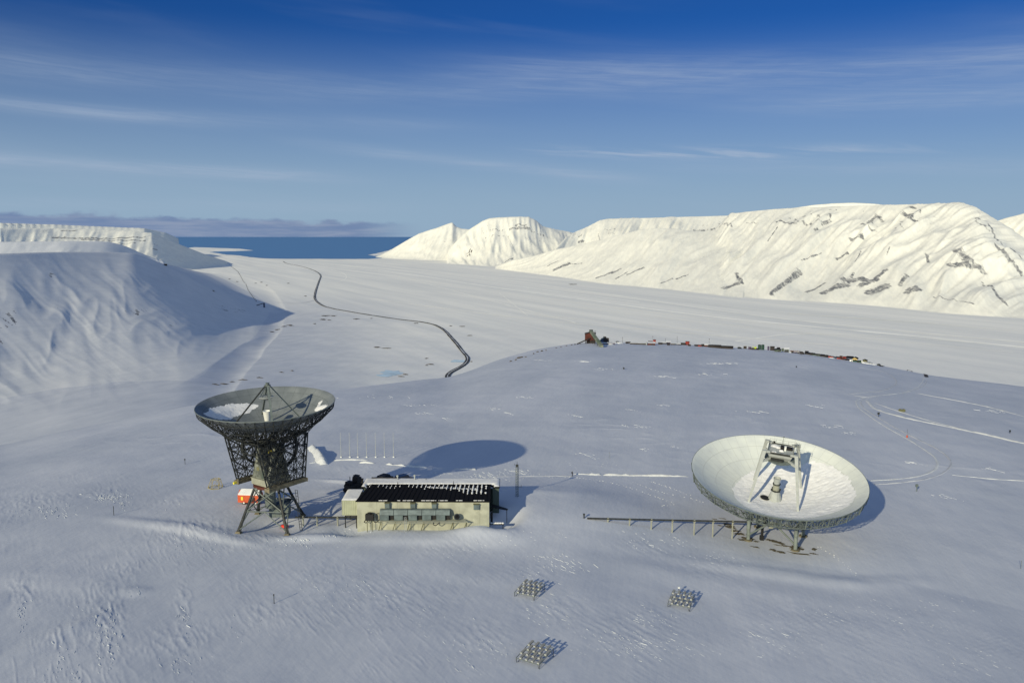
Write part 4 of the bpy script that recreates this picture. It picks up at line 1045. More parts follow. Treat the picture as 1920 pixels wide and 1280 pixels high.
# ================================================================== station building
x0, x1, yf, yb = -37.3, -5.5, 185.6, 197.8
zt = 4.9
S = thing('station_building', ((x0+x1)/2, 191, -2), 'long low beige building with a black ribbed roof between the two dishes', 'building')
mb = MB().prism([(x0, yf, -4.5), (x1, yf-.4, -4.5), (x1-.2, yb, -4.5), (x0+1.1, yb, -4.5)], [(x0, yf, zt), (x1, yf-.4, zt), (x1-.2, yb, zt), (x0+1.1, yb, zt)])
for k in range(1, 7): mb.box((x0+4.95*k-.2, yf-.02-.0126*4.95*k*.98, .5), (.05, .06, 8.9))
wl = mb.build('front_wall', M['wall'], S)
mb = MB().prism([(x0-.25, yf-.35, zt+.004), (x1+.3, yf-.75, zt+.004), (x1+.1, yb+.2, zt+.004), (x0+.95, yb+.2, zt+.004)], [(x0-.25, yf-.35, zt+.22), (x1+.3, yf-.75, zt+.22), (x1+.1, yb+.2, zt+.35), (x0+.95, yb+.2, zt+.35)])
nrib = 28
for k in range(nrib):
    t = (k+.5)/nrib; xf = x0+(x1-x0)*t; xb = x0+1.1+(x1-.2-x0-1.1)*t
    mb.beam((xf, yf-.3-.4*t, zt+.26), (xb, yb+.1, zt+.38), .10, .14)
rf = mb.build('roof', M['roof'], S)
mb = MB(); rj = random.Random(12)
def snowlump(mb, cx, cy, z, lx, ly, h, n=8):
    mb.prism([(cx+lx*math.cos(6.283*k/n)*rj.uniform(.7, 1.15), cy+ly*math.sin(6.283*k/n)*rj.uniform(.7, 1.15), z) for k in range(n)],
             [(cx+.6*lx*math.cos(6.283*k/n), cy+.6*ly*math.sin(6.283*k/n), z+h) for k in range(n)])
for k in range(nrib):
    t = (k+.5)/nrib; xb = x0+1.1+(x1-.2-x0-1.1)*t; ln = 1.2+4.2*max(0, t-.25)+rj.uniform(-.5, 1.2)+(2.5 if t > .8 else 0)
    y = yb-.4
    if rj.random() < .12: ln *= .3
    while y > yb-.4-ln and y > yf+.8:
        if rj.random() < .22: y -= rj.uniform(.3, .9); continue
        sg = rj.uniform(.4, .9); w_ = rj.uniform(.10, .17)*(1+1.6*max(0, t-.35)*(rj.random() < .7))
        zz_ = zt+.22+.13*(y-yf)/(yb-yf); snowlump(mb, xb-.25+(xb-x0)*0+(yb-y)*(-.085*(1-t)), y-sg/2, zz_, w_, sg*.6, .16, 6); y -= sg*.8
for k in range(60):
    t = rj.uniform(.5, .9); yy = yb-1.6-4.2*(t-.45)*rj.uniform(.6, 1.1)-rj.uniform(0, .8)
    snowlump(mb, x0+(x1-x0)*t, yy, zt+.26, rj.uniform(.25, .8), rj.uniform(.15, .4), .1, 7)
for xa, xb_ in ((-31.8, -29.8), (-27.4, -26.8), (-26, -23.8), (-21.6, -18.4), (-17.4, -15.4), (-13.2, -12.0), (-9, -6.8)):
    x = xa
    while x < xb_: snowlump(mb, x, yf-.05, zt+.2, .35, .16, .12, 6); x += .35
sn = mb.build('roof_snow', M['snow'], rf); sn['kind'] = 'stuff'
# rear annex with its snow-covered roof
mb = MB().prism([(-37.9, 198.02, -4.5), (-3.5, 198.02, -4.5), (-3.5, 203, -4.5), (-37.9, 203, -4.5)], [(-37.9, 198.02, 4.7), (-3.5, 198.02, 4.7), (-3.5, 203, 4.7), (-37.9, 203, 4.7)])
mb.box((-4.1, 197.3, .2), (1.6, 1.4, 9))
mb.build('rear_wall', M['darkwall'], S)
mb = MB().box((-20.7, 200.45, 4.83), (35.2, 5.9, .25)); mb.box((-3.9, 197.3, 4.83), (1.6, 2.0, .24)); mb.box((-37.9, 197.4, 4.83), (1.2, 1.6, .24))
ar = mb.build('rear_roof', M['roof'], S)
gx_ = np.linspace(-38.2, -3.2, 90); gy_ = np.linspace(196.5, 203.2, 18); vs = []
for j, y in enumerate(gy_):
    for i, x in enumerate(gx_):
        inner = y > 198.15 or x < -37.35 or x > -4.75
        e = min(x+38.3, -3.1-x, y-196.4, 203.3-y)
        vs.append((x, y, 5.0+(.32*min(1, e/.4)+.05*float(perlin(np.array([x*.5]), np.array([y*.5]))[0]) if inner else -.35)))
mb = MB().add(vs, [(j*90+i, j*90+i+1, (j+1)*90+i+1, (j+1)*90+i) for j in range(17) for i in range(89)])
sn = mb.build('roof_snow', M['snow'], ar, smooth=True); sn['kind'] = 'stuff'
for x, y, h in ((-29.8, 201.8, 1.3), (-25.3, 201.6, 1.5)):
    mb = MB().lathe([(.16, 0), (.16, h-.35), (.3, h-.3), (.3, h), (.05, h+.1)], 10, (x, y, 5.1)); mb.lathe([(.35, 0), (.28, .35)], 10, (x, y, 5.0)); mb.build('chimney', M['pale'], ar)
for x, y, h in ((-29.3, 198.3, .7), (-15, 198.3, .9), (-22.4, 201.5, .6)): MB().bar((x, y, 5.1), (x+.1, y, 5.1+h), .06).build('vent_pipe', M['black'], ar)
mb = MB().box((-33.5, 203, 5.35), (6.5, .3, .35)); mb.build('dark_ledge', M['black'], ar)
# ribbed white box on the left end
mb = MB().box((-39.35, 190.7, 2.75), (3.8, 7.2, 3.7))
for k in range(9): mb.box((-41.1+.44*k, 187.07, 2.75), (.08, .06, 3.5))
bx = mb.build('side_container', M['wall2'], S)
mb = MB(); g1 = np.linspace(-41.3, -37.4, 12); g2 = np.linspace(187.0, 194.6, 18)
mb.add([(x, y, 4.62+.35*min(1, min(x+41.4, y-186.9, 194.7-y)/.5)+.25*max(0, (y-188)/6.6)**1.5) for y in g2 for x in g1], [(j*12+i, j*12+i+1, (j+1)*12+i+1, (j+1)*12+i) for j in range(17) for i in range(11)])
sn = mb.build('roof_snow', M['snow'], bx, smooth=True); sn['kind'] = 'stuff'
mb = MB().box((-39.2, 190.7, .72), (3.0, 6.6, .4))
for x, y in ((-40.6, 187.6), (-37.9, 187.6), (-40.6, 193.6), (-37.9, 193.6)): mb.bar((x, y, -3.5), (x, y, .8), .12)
mb.build('stilts', M['black'], bx)
# ventilation hoods on the front wall
def zw(px, py, y):
    d = ray(px, py); s = y/d[1]; return Vector((d[0]*s, y, CAMZ+d[2]*s))
for i, (a, b) in enumerate([((721.5,942.5),(730.5,952)), ((769.5,943),(778.5,952)), ((809.5,943),(818.5,952)), ((888,944.5),(898.5,955))]):
    p, q = zw(*a, 184.9), zw(*b, 184.9); w_ = q.x-p.x; h = p.z-q.z; c = Vector(((p.x+q.x)/2, 185.15, (p.z+q.z)/2))
    mb = MB().prism([(p.x, 184.75, q.z), (q.x, 184.75, q.z), (q.x, 185.45, q.z-.1), (p.x, 185.45, q.z-.1)], [(p.x, 184.6, p.z-.15), (q.x, 184.6, p.z-.15), (q.x, 185.45, p.z), (p.x, 185.45, p.z)])
    hd = mb.build('vent_hood', M['duct'], wl)
    MB().box((c.x, 184.95, p.z+.04), (w_+.14, 1.1, .07)).build('hood_top', M['olive'], hd)
# heat exchanger duct
xa, xb_ = -31.6, -14.8; za, zb_ = .85, 3.35; nseg = 5; sw = (xb_-xa)/nseg
dct = None
for k in range(nseg):
    u0, u1 = xa+sw*k+.05, xa+sw*(k+1)-.05
    prof = [(185.1, zb_), (184.0, zb_-.05), (183.45, zb_-1.1), (183.55, zb_-1.15), (183.7, za+1.2), (185.1, za+1.2)]
    mb = MB().prism([(u0, y, z) for y, z in prof], [(u1, y, z) for y, z in prof])
    wv = (u1-u0); mb.prism([(u0+wv*.02, y, z) for y, z in ((183.7, za+1.2), (183.75, za), (184.9, za), (184.9, za+1.2))], [(u0+wv*.66, y, z) for y, z in ((183.7, za+1.2), (183.75, za), (184.9, za), (184.9, za+1.2))])
    mb.build('air_duct', M['duct'], S)
for k in range(nseg): MB().box((xa+sw*(k+.83)+.02, 184.5, za+.6), (sw*.3, .5, 1.1)).build('duct_opening', M['black'], S)
mb = MB().prism([(xa, 183.4, .62), (xb_+4.3, 183.1, .62), (xb_+3.4, 185.1, .62), (xa, 185.2, .62)], [(xa, 183.4, .74), (xb_+4.3, 183.1, .74), (xb_+3.4, 185.1, .74), (xa, 185.2, .74)])
mb.bar((xa+.4, 183.3, .35), (xb_+.6, 183.3, .35), .07, n=6)
pf = mb.build('platform', M['cream'], S)
for x in (-31.2, -27.8, -24.3, -21.0, -14.0, -10.8): MB().beam((x, 183.3, .6), (x-.9, 185.0, -2.2), .14, .14).bar((x-.2, 185.1, .6), (x-.2, 185.1, -2.2), .05).build('bracket', M['olive'], pf)
mb = MB(); x = -25.6
for s in (0, .45): mb.bar((x+s, 183.2, -2.4), (x+s, 183.0, 1.9), .05)
for k in range(11): mb.bar((x, 183.15, -2.2+k*.4), (x+.45, 183.15, -2.2+k*.4), .035)
mb.build('ladder', M['pale'], pf)
mb = MB().box((-34.1, 184.4, 1.45), (1.9, 1.1, 1.5)); mb.lathe([(.5, 0), (.55, .3), (.1, .4)], 12, (-34.1, 184.4, 2.2))
mb.path([(-35.0, 184.3, .8), (-35.4, 184.2, .3), (-34.9, 184.2, .05), (-34.5, 184.3, .5)], .1); mb.path([(-33.2, 184.3, .8), (-32.9, 184.2, .2), (-32.2, 184.2, .3), (-31.8, 184.8, .7)], .1)
cp = mb.build('compressor', M['black'], S)
mb = MB()
for x in (-34.7, -33.5): mb.bar((x, 184.4, -3), (x, 184.4, .75), .09)
mb.build('compressor_legs', M['olive'], cp)
mb = MB().lathe([(.75, -.25), (.8, 0), (.75, .25)], 18); F = Matrix.Translation((-13.2, 183.9, 1.7)) @ Matrix.Rotation(R_(75), 4, 'X') @ Matrix.Rotation(R_(18), 4, 'Y')
fn = mb.build('fan', M['steel2'], S, frame=F)
mb = MB()
for k in range(3): mb.lathe([(.25+.2*k, .26), (.29+.2*k, .30)], 16)
mb.build('fan_guard', M['black'], fn, frame=F)
MB().path([(-18.6, 183.2, .6), (-18.8, 183.1, .1), (-18.2, 183.1, -.2), (-17.6, 183.1, .2), (-17.2, 183.2, .6)], .1, n=6).build('hose', M['black'], S)
mb = MB(); mb.path([(xa-.2, 184.8, 2.2), (xa-.8, 184.6, 2.2), (xa-.8, 184.6, .6)], .09, n=6); mb.build('hose', M['black'], S)
# snow-loaded porch and ledges on the right end
mb = MB().prism([(-5.2, 193.5, .6), (-1.2, 192.3, .3), (-1.0, 193.0, .3), (-5.2, 196, .6)], [(-5.2, 193.5, .8), (-1.2, 192.3, .5), (-1.0, 193.0, .5), (-5.2, 196, .8)])
mb.bar((-1.3, 192.5, -3), (-1.3, 192.5, .4), .08); mb.build('porch_roof', M['black'], S)
mb = MB().box((-3.7, 187.4, -1.35), (3.6, 1.0, .22)); mb.box((-5.0, 188.6, -.2), (.6, .9, 2.2)); mb.bar((-2.2, 187.4, -3.2), (-2.2, 187.4, -1.4), .1)
st = mb.build('entrance_step', M['black'], S)
mb = MB()
for k in range(6): snowlump(mb, -5.0+.55*k, 187.4, -1.24, .4, .45, .22)
sn = mb.build('step_snow', M['snow'], st); sn['kind'] = 'stuff'

# ================================================================== pipes on trestles
def pipe_line(p, q, n_sup, label, name='elevated_pipe', sup=None):
    r = thing(name, p, label, 'pipe', 'elevated cable ducts')
    mb = MB().beam(p, q, .42, .30).beam(Vector(p)+Vector((0, .5, -.28)), Vector(q)+Vector((0, .5, -.28)), .25, .12)
    mb.build('duct', M['duct'] if name == 'x' else M['steel'], r)
    for t in sup:
        c = Vector(p).lerp(Vector(q), t); zg = H(c.x, c.y)-.5
        mb = MB().bar((c.x, c.y, zg), (c.x, c.y, c.z-.15), .19, n=6).box(c-Vector((0, 0, .2)), (.6, .7, .16)).box(c+Vector((0, 0, .2)), (.35, .55, .12)); mb.build('trestle', M['cream'], r)
    return r
pipe_line((-53.0, 188.4, -.05), (-37.3, 188.2, -.05), 3, 'short dark cable duct on trestles between the left dish and the building', sup=(.12, .34, .66, .97))
pl = on(1101, 973)
pipe_line((pl.x, pl.y, pl.z+.25), (58.6, 190.2, -1.9), 8, 'long dark cable duct on trestles leading to the right dish', sup=(.13, .265, .40, .53, .665, .78, .90))
c = on(1095, 971)
single(MB().bar(c, c+Vector((0, 0, .9)), .18, n=8).box(c+Vector((0, 0, 1.0)), (.45, .45, .35)), 'junction_box', M['steel'], c, 'small dark box on a post just off the left end of the long duct', 'junction box')

# ================================================================== mast, rods, posts
c = on(969.5, 931); h = zat(969, 868, c.to_2d().length)-c.z
T_ = thing('lattice_mast', c, 'slim grey lattice mast standing right of the beige building', 'mast')
mb = MB(); cr_ = [(math.cos(a)*.42, math.sin(a)*.42) for a in (.5, 2.6, 4.7)]
nl = 12
for i in range(3):
    a, b = cr_[i], cr_[(i+1) % 3]; mb.bar(c+Vector((*a, -.3)), c+Vector((*a, h-1)), .05)
    for k in range(nl):
        z0, z1 = k*(h-1)/nl, (k+1)*(h-1)/nl; mb.bar(c+Vector((*a, z0)), c+Vector((*b, z1)), .03); mb.bar(c+Vector((*a, z1)), c+Vector((*b, z1)), .03)
mb.build('mast_truss', M['steel2'], T_)
mb = MB().bar(c+Vector((0, 0, h-1)), c+Vector((0, 0, h+.4)), .05); mb.box(c+Vector((0, 0, h-.7)), (.7, .5, .6)); mb.bar(c+Vector((-.7, 0, h-.5)), c+Vector((.5, 0, h-.4)), .04); mb.path([c+Vector((-.7, 0, h-.5)), c+Vector((-.7, 0, h-.1))], .04)
mb.build('instrument_head', M['steel'], T_)
MB().bar(c+Vector((.4, 0, 2.8)), c+Vector((1.1, 0, 2.8)), .04).bar(c+Vector((1.1, 0, 2.4)), c+Vector((1.1, 0, 3.3)), .05).build('side_antenna', M['steel'], T_)
names7 = ['leftmost', 'second from the left', 'third from the left', 'middle', 'third from the right', 'second from the right', 'rightmost']
for k, px in enumerate([639.5, 656, 671, 687.5, 704.5, 721, 738]):
    c = on(px, 857); h = zat(px, 810.5, c.to_2d().length)-c.z
    r = thing('flagpole', c, 'thin white pole behind the left dish, %s of the seven' % names7[k], 'pole', 'row of seven thin white poles')
    MB().bar(c-Vector((0, 0, .3)), c+Vector((0, 0, h)), .10, .055, n=8).build('pole', M['pale'], r)
    MB().box(c+Vector((0, 0, .12)), (.5, .5, .3)).build('base', M['white'], r)
def marker(px, yb_, yt, m, label, head=None, cat='marker post', w_=.07):
    c = on(px, yb_); h = zat(px, yt, c.to_2d().length)-c.z
    mb = MB().bar(c-Vector((0, 0, .2)), c+Vector((0, 0, h)), w_, n=6)
    if head: mb.box(c+Vector((0, 0, h-head[2]/2)), head)
    return single(mb, 'marker_post', m, c, label, cat)
marker(213.5, 965.5, 948, M['steel'], 'thin dark stake in the snow far left of the left dish')
marker(347, 870, 859.5, M['steel'], 'short thin stake in the snow behind the yellow frame', head=(.3, .2, .5))
marker(514, 1131, 1113, M['steel'], 'thin dark stake alone in the foreground snow', head=(.16, .16, .3))
marker(1718.5, 921, 907.5, M['steel2'], 'grey-green post with a bulky top right of the right dish', head=(.7, .5, .8), w_=.12)
marker(1647, 781, 773, M['steel'], 'dark stub post inside the bend of the snow track', head=(.9, .5, .9), w_=.12)
marker(1893.5, 812, 806, M['steel'], 'small dark post above the widest track at the right edge', head=(.6, .4, .8), w_=.12)
marker(1169.5, 692, 688.5, M['steel'], 'lone small dark post on the snow below the mine', head=(.9, .6, 1.2), w_=.2)
marker(1143, 858, 847, M['steel2'], 'faint thin stake between the walker and the mine', w_=.05)
marker(1493, 689, 686, M['steel'], 'lone dark stump on the snow below the green-roofed shed', head=(.8, .6, .8), w_=.2)
marker(1914, 1066, 1050, M['steel2'], 'thin stake in the snow at the right edge', w_=.05)
c = on(1700.5, 820)
r = thing('marker_post', c, 'slender stake with an orange base beside the snow track', 'marker post')
MB().bar(c, c+Vector((0, 0, zat(1700.5, 804, c.to_2d().length)-c.z)), .05, n=6).build('stake', M['wood'], r); MB().lathe([(.3, -.1), (.3, .8), (.15, 1.0)], 10, c).build('orange_base', M['orange'], r)
c = on(1691, 771.5)
mb = MB().box(c+Vector((0, 0, .55)), (2.8, 1.6, 1.1), rz=.2).box(c+Vector((-.9, -.2, 1.2)), (.8, .8, .4), rz=.2).box(c+Vector((.9, 0, 1.15)), (.7, .9, .3), rz=.2)
single(mb, 'crate_stack', M['olive'], c, 'small pale-green crate stack in the snow above the widest track', 'crates')

# ================================================================== grid antennas in the foreground
def make_array(c):
    r = thing('antenna_panel', c, '', 'antenna panel', 'grid antenna panels in the foreground')
    W, Ln, z = 4.3, 5.0, 1.15
    def P_(u, v, w_=0): return Vector(c)+Vector((u, v, z+w_+.10*v))
    mb = MB()
    for u in (-W/2, W/2): mb.beam(P_(u, -Ln/2), P_(u, Ln/2), .07, .09)
    for v in (-Ln/2, 0, Ln/2): mb.beam(P_(-W/2, v), P_(W/2, v), .07, .09)
    mb.build('frame', M['steel2'], r)
    for u in (-W/2+.05, W/2-.05):
        for v in (-Ln/2+.05, Ln/2-.05):
            MB().bar(P_(u, v), P_(u, v)+Vector((0, 0, -1.9-.1*v)), .05, n=6).bar(P_(u, v)+Vector((0, 0, -1.2)), P_(u*.7, v*.8), .035).build('leg', M['steel'], r)
    nu = 4; du = W/nu
    for i in range(nu*2):
        u = -W/2+du*(i+.5)/2; rowoff = 0 if i % 2 else .5
        for j in range(2):
            v = -Ln/2+Ln/2*(j+rowoff)+.05
            mb = MB(); a = u-du*.2; b = u+du*.2; l = Ln/2*.62
            mb.prism([P_(a, v, .02), P_(b, v, .02), P_(b, v+l, .02), P_(a, v+l, .02)], [P_(a+.03, v+.02, .30), P_(b-.03, v+.02, .30), P_(b-.03, v+l, .16), P_(a+.03, v+l, .16)])
            ob = mb.build('element_box', M['elem'], r)
            MB().box(P_(u, v-.03, .20), (du*.34, .05, .17)).build('end_cap', M['pale'], ob)
    return r
M['elem'] = mat('grey_element_box', (.27,.27,.25), .6, var=.2, vscale=1.0)
c1 = on(1003, 1236); a1 = make_array(c1); rz = R_(-30)
def yaw(root, a): root.matrix_world = Matrix.Translation(root.location) @ Matrix.Rotation(a, 4, 'Z')
a1['label'] = 'nearest grid antenna panel, at the bottom edge of the picture'
c2 = on(993, 1113); copy_tree(a1, c2, R_(-26), 'grid antenna panel directly above the nearest one')
c3 = on(1277, 1133); copy_tree(a1, c3, R_(-22), 'grid antenna panel furthest to the right with a small camera post behind it')
yaw(a1, rz)
c = on(1272.5, 1112)
r = thing('camera_post', c, 'short post with a white head behind the right-hand grid panel', 'camera post')
MB().bar(c, c+Vector((0, 0, 1.1)), .05, n=6).build('pole', M['steel'], r); MB().box(c+Vector((0, 0, 1.25)), (.38, .3, .28)).build('head', M['white'], r)

# ================================================================== yellow frame, hut on wheels, small things
c = on(404, 914)
mb = MB(); n = 6; rb = [c+Vector((2.0*math.cos(k*1.047+.3), 2.0*math.sin(k*1.047+.3), .15)) for k in range(n)]; rt_ = [c+Vector((1.25*math.cos(k*1.047+.3)+.2, 1.25*math.sin(k*1.047+.3), 2.5)) for k in range(n)]
for k in range(n):
    mb.bar(rb[k], rb[(k+1) % n], .07, n=6); mb.bar(rt_[k], rt_[(k+1) % n], .055, n=6); mb.bar(rb[k], rt_[k], .055, n=6); mb.bar(rb[k], rt_[(k+1) % n], .035, n=4)
mb.bar(rt_[0], rt_[3], .04); mb.bar(rb[1], rb[4], .05)
single(mb, 'lifting_frame', M['ochre'], c, 'six-sided tubular yellow frame lying on the snow left of the left dish', 'tube frame')
c = Vector((-68.7, 203.0, H(-68.7, 203)))
r = thing('mobile_hut', c, 'orange hut on wheels with a snow-covered roof behind the left dish legs', 'mobile hut'); ry = -.10
F3 = Matrix.Rotation(ry, 3, 'Z')
def L_(x, y, z): return c+F3 @ Vector((x, y, z))
mb = MB().box(L_(0, 0, 1.6), (5.8, 2.6, 2.0), frame=F3); mb.prism([L_(-2.9, -1.3, 2.6), L_(-2.9, 1.3, 2.6), L_(-2.9, 0, 3.6)], [L_(2.9, -1.3, 2.6), L_(2.9, 1.3, 2.6), L_(2.9, 0, 3.6)])
bd = mb.build('body', M['orange'], r)
MB().box(L_(-1.7, -1.33, 1.7), (.5, .05, .9), frame=F3).build('yellow_sign', M['yellow'], bd); MB().box(L_(1.1, -1.33, 1.4), (1.5, .05, 1.3), frame=F3).build('door', M['rust'], bd)
mb = MB(); mb.prism([L_(-2.7, -1.45, 2.65), L_(-2.3, 0, 3.62), L_(-2.3, 0, 3.95), L_(-2.7, -1.45, 2.95)], [L_(2.9, -1.45, 2.65), L_(2.9, 0, 3.62), L_(2.9, 0, 3.95), L_(2.9, -1.45, 2.95)])
sn = mb.build('roof_snow', M['snow'], r); sn['kind'] = 'stuff'
for x in (-1.3, 1.9):
    for y in (-1.15, 1.15):
        w_ = MB().bar(L_(x, y-.14, .5), L_(x, y+.14, .5), .5, n=18).build('wheel', M['rubber'], r); MB().bar(L_(x, y-.16, .5), L_(x, y+.16, .5), .22, n=12).build('hub', M['white'], w_)
c = Vector((-55.3, 187.0, H(-55.3, 187.0)))
r = thing('fuel_sled', c, 'low bright red sled tank on the snow between the left dish legs', 'sled'); MB().box(c+Vector((0, 0, .55)), (1.7, .8, .5)).box(c+Vector((0, 0, .85)), (1.2, .5, .14)).build('tank', M['red'], r)
mb = MB()
for y in (-.35, .35): mb.beam(c+Vector((-1.1, y, .12)), c+Vector((1.0, y, .12)), .08, .06); mb.bar(c+Vector((-.6, y, .1)), c+Vector((-.6, y, .4)), .04); mb.bar(c+Vector((.6, y, .1)), c+Vector((.6, y, .4)), .04)
mb.build('runners', M['black'], r)
# parked vehicles behind the building
def car(c, yaw_, m, label, name='parked_car', sc_=1.0):
    r = thing(name, c, label, 'car', 'cars parked behind the building'); F3 = Matrix.Rotation(yaw_, 3, 'Z')
    def L_(x, y, z): return Vector(c)+F3 @ Vector((x*sc_, y*sc_, z*sc_))
    side = [(-2.3, .45), (2.25, .45), (2.3, .95), (1.3, 1.15), (.75, 1.9), (-2.0, 1.95), (-2.3, 1.2)]
    bd = MB().prism([L_(x, -.95, z) for x, z in side], [L_(x, .95, z) for x, z in side]).build('body', m, r)
    gl = [(-1.9, 1.25), (1.15, 1.2), (.7, 1.78), (-1.85, 1.82)]
    mb = MB().prism([L_(x, -.97, z) for x, z in gl], [L_(x, .97, z) for x, z in gl]); mb.prism([L_(-2.33, y, z) for y, z in ((-.8, 1.3), (.8, 1.3), (.7, 1.8), (-.7, 1.8))], [L_(-2.0, y, z) for y, z in ((-.8, 1.3), (.8, 1.3), (.7, 1.8), (-.7, 1.8))]); mb.build('windows', M['glass'], bd)
    for x in (-1.45, 1.45):
        for y in (-.85, .85):
            w_ = MB().bar(L_(x, y-.13, .38), L_(x, y+.13, .38), .38*sc_, n=16).build('wheel', M['rubber'], r); MB().bar(L_(x, y-.15, .38), L_(x, y+.15, .38), .2*sc_, n=10).build('rim', M['steel2'], w_)
    return r
c = on(722, 902.5); car(c, R_(62), M['black'], 'black car parked behind the beige building, left of the two', sc_=1.15)
c = on(757, 903); car(c, R_(48), M['carblue'], 'dark blue car parked behind the beige building, right of the two', sc_=1.15)
c = on(664, 920)
r = thing('snow_groomer', c, 'black bulky tracked machine in the dish shadow behind the white container', 'tracked vehicle'); F3 = Matrix.Rotation(R_(62), 3, 'Z')
def L_(x, y, z): return c+F3 @ Vector((x, y, z))
bd = MB().box(L_(-.6, 0, 1.7), (4.6, 2.2, 1.2), frame=F3).prism([L_(.4, y, z) for y, z in ((-1, 2.3), (1, 2.3), (.8, 3.9), (-.8, 3.9))], [L_(2.3, y, z) for y, z in ((-1, 2.3), (1, 2.3), (.8, 3.6), (-.8, 3.6))]).build('body', M['black'], r)
mb = MB().box(L_(-1.8, .3, 2.7), (1.6, 1.4, 1.0), frame=F3).bar(L_(-.7, .8, 2.3), L_(-.7, .8, 4.2), .1, n=6).path([L_(-2.6, 0, 2.2), L_(-3.4, 0, 3.2), L_(-4.0, .2, 2.4)], .16); mb.box(L_(1.2, 0, 4.1), (1.2, 1.6, .25), frame=F3); mb.build('roof_rack', M['black'], bd)
for y in (-1.3, 1.3): MB().prism([L_(x, y-.45, z) for x, z in ((-2.8, .9), (-2.2, 0), (2.2, 0), (2.9, .9), (2.2, 1.2), (-2.2, 1.2))], [L_(x, y+.45, z) for x, z in ((-2.8, .9), (-2.2, 0), (2.2, 0), (2.9, .9), (2.2, 1.2), (-2.2, 1.2))]).build('track', M['rubber'], r)
MB().prism([L_(3.3, y, z) for y, z in ((-1.9, .1), (1.9, .1), (1.9, 1.2), (-1.9, 1.2))], [L_(3.5, y, z) for y, z in ((-1.9, .1), (1.9, .1), (1.9, 1.2), (-1.9, 1.2))]).build('blade', M['black'], r)
c = on(679, 912)
single(MB().box(c+Vector((0, 0, 1.1)), (.7, .5, 2.2)).box(c+Vector((0, 0, 2.3)), (.9, .7, .2)), 'cabinet', M['black'], c, 'narrow black cabinet right of the tracked machine', 'cabinet')

# ================================================================== person walking
def person(c, face):
    rot = Matrix.Rotation(face, 3, 'Z')
    def W(x, y, z): return Vector(c)+rot @ Vector((x, y, z))
    J = dict(pel=(0, 0, .95, .15), ch=(0, .02, 1.3, .17), nk=(0, .03, 1.5, .07), hd=(0, .05, 1.64, .10), ht=(0, .05, 1.73, .07),
             lh=(-.1, 0, .9, .10), lk=(-.12, .14, .5, .075), la=(-.12, .05, .09, .05), lt=(-.12, .22, .04, .045), rh=(.1, 0, .9, .10), rk=(.12, .02, .5, .075), ra=(.12, -.22, .12, .05), rto=(.12, -.06, .05, .045),
             ls=(-.2, .02, 1.42, .07), le=(-.28, -.1, 1.15, .055), lw=(-.25, .04, .92, .04), lf=(-.24, .10, .84, .03), rs=(.2, .02, 1.42, .07), re=(.28, .08, 1.15, .055), rw=(.24, .25, 1.0, .04), rf=(.22, .32, .95, .03))
    E_ = [('pel','ch'),('ch','nk'),('nk','hd'),('hd','ht'),('pel','lh'),('lh','lk'),('lk','la'),('la','lt'),('pel','rh'),('rh','rk'),('rk','ra'),('ra','rto'),('ch','ls'),('ls','le'),('le','lw'),('lw','lf'),('ch','rs'),('rs','re'),('re','rw'),('rw','rf')]
    ks = list(J); me = bpy.data.meshes.new('person'); me.from_pydata([rot @ Vector(J[k][:3]) for k in ks], [(ks.index(a), ks.index(b)) for a, b in E_], [])
    o = bpy.data.objects.new('person', me); col.objects.link(o); o.location = c; me.materials.append(M['cloth'])
    md = o.modifiers.new('skin', 'SKIN'); o.modifiers.new('sub', 'SUBSURF').levels = 1; o.modifiers['sub'].render_levels = 2
    for i, k in enumerate(ks): me.skin_vertices[0].data[i].radius = (J[k][3], J[k][3])
    me.skin_vertices[0].data[0].use_root = True
    o.matrix_world = Matrix.Translation(Vector(c))
    tag(o, 'person in dark winter clothes walking alone on the snow path', 'person')
    mb = MB().lathe([(.02, 1.77), (.09, 1.74), (.115, 1.66), (.112, 1.60)], 12, Vector(c)+rot @ Vector((0, .05, 0))); mb.build('hat', M['carblue'], o)
    mb = MB(); mb.lathe([(.02, 1.55), (.06, 1.56), (.075, 1.63), (.05, 1.69), (.02, 1.70)], 10, Vector(c)+rot @ Vector((0, .10, 0))); f = mb.build('face', M['skin'], o)
    MB().box(W(0, -.2, 1.25), (.32, .18, .42), frame=rot).build('backpack', M['black'], o)
    return o
c = on(1073, 893); person(c, R_(-90))
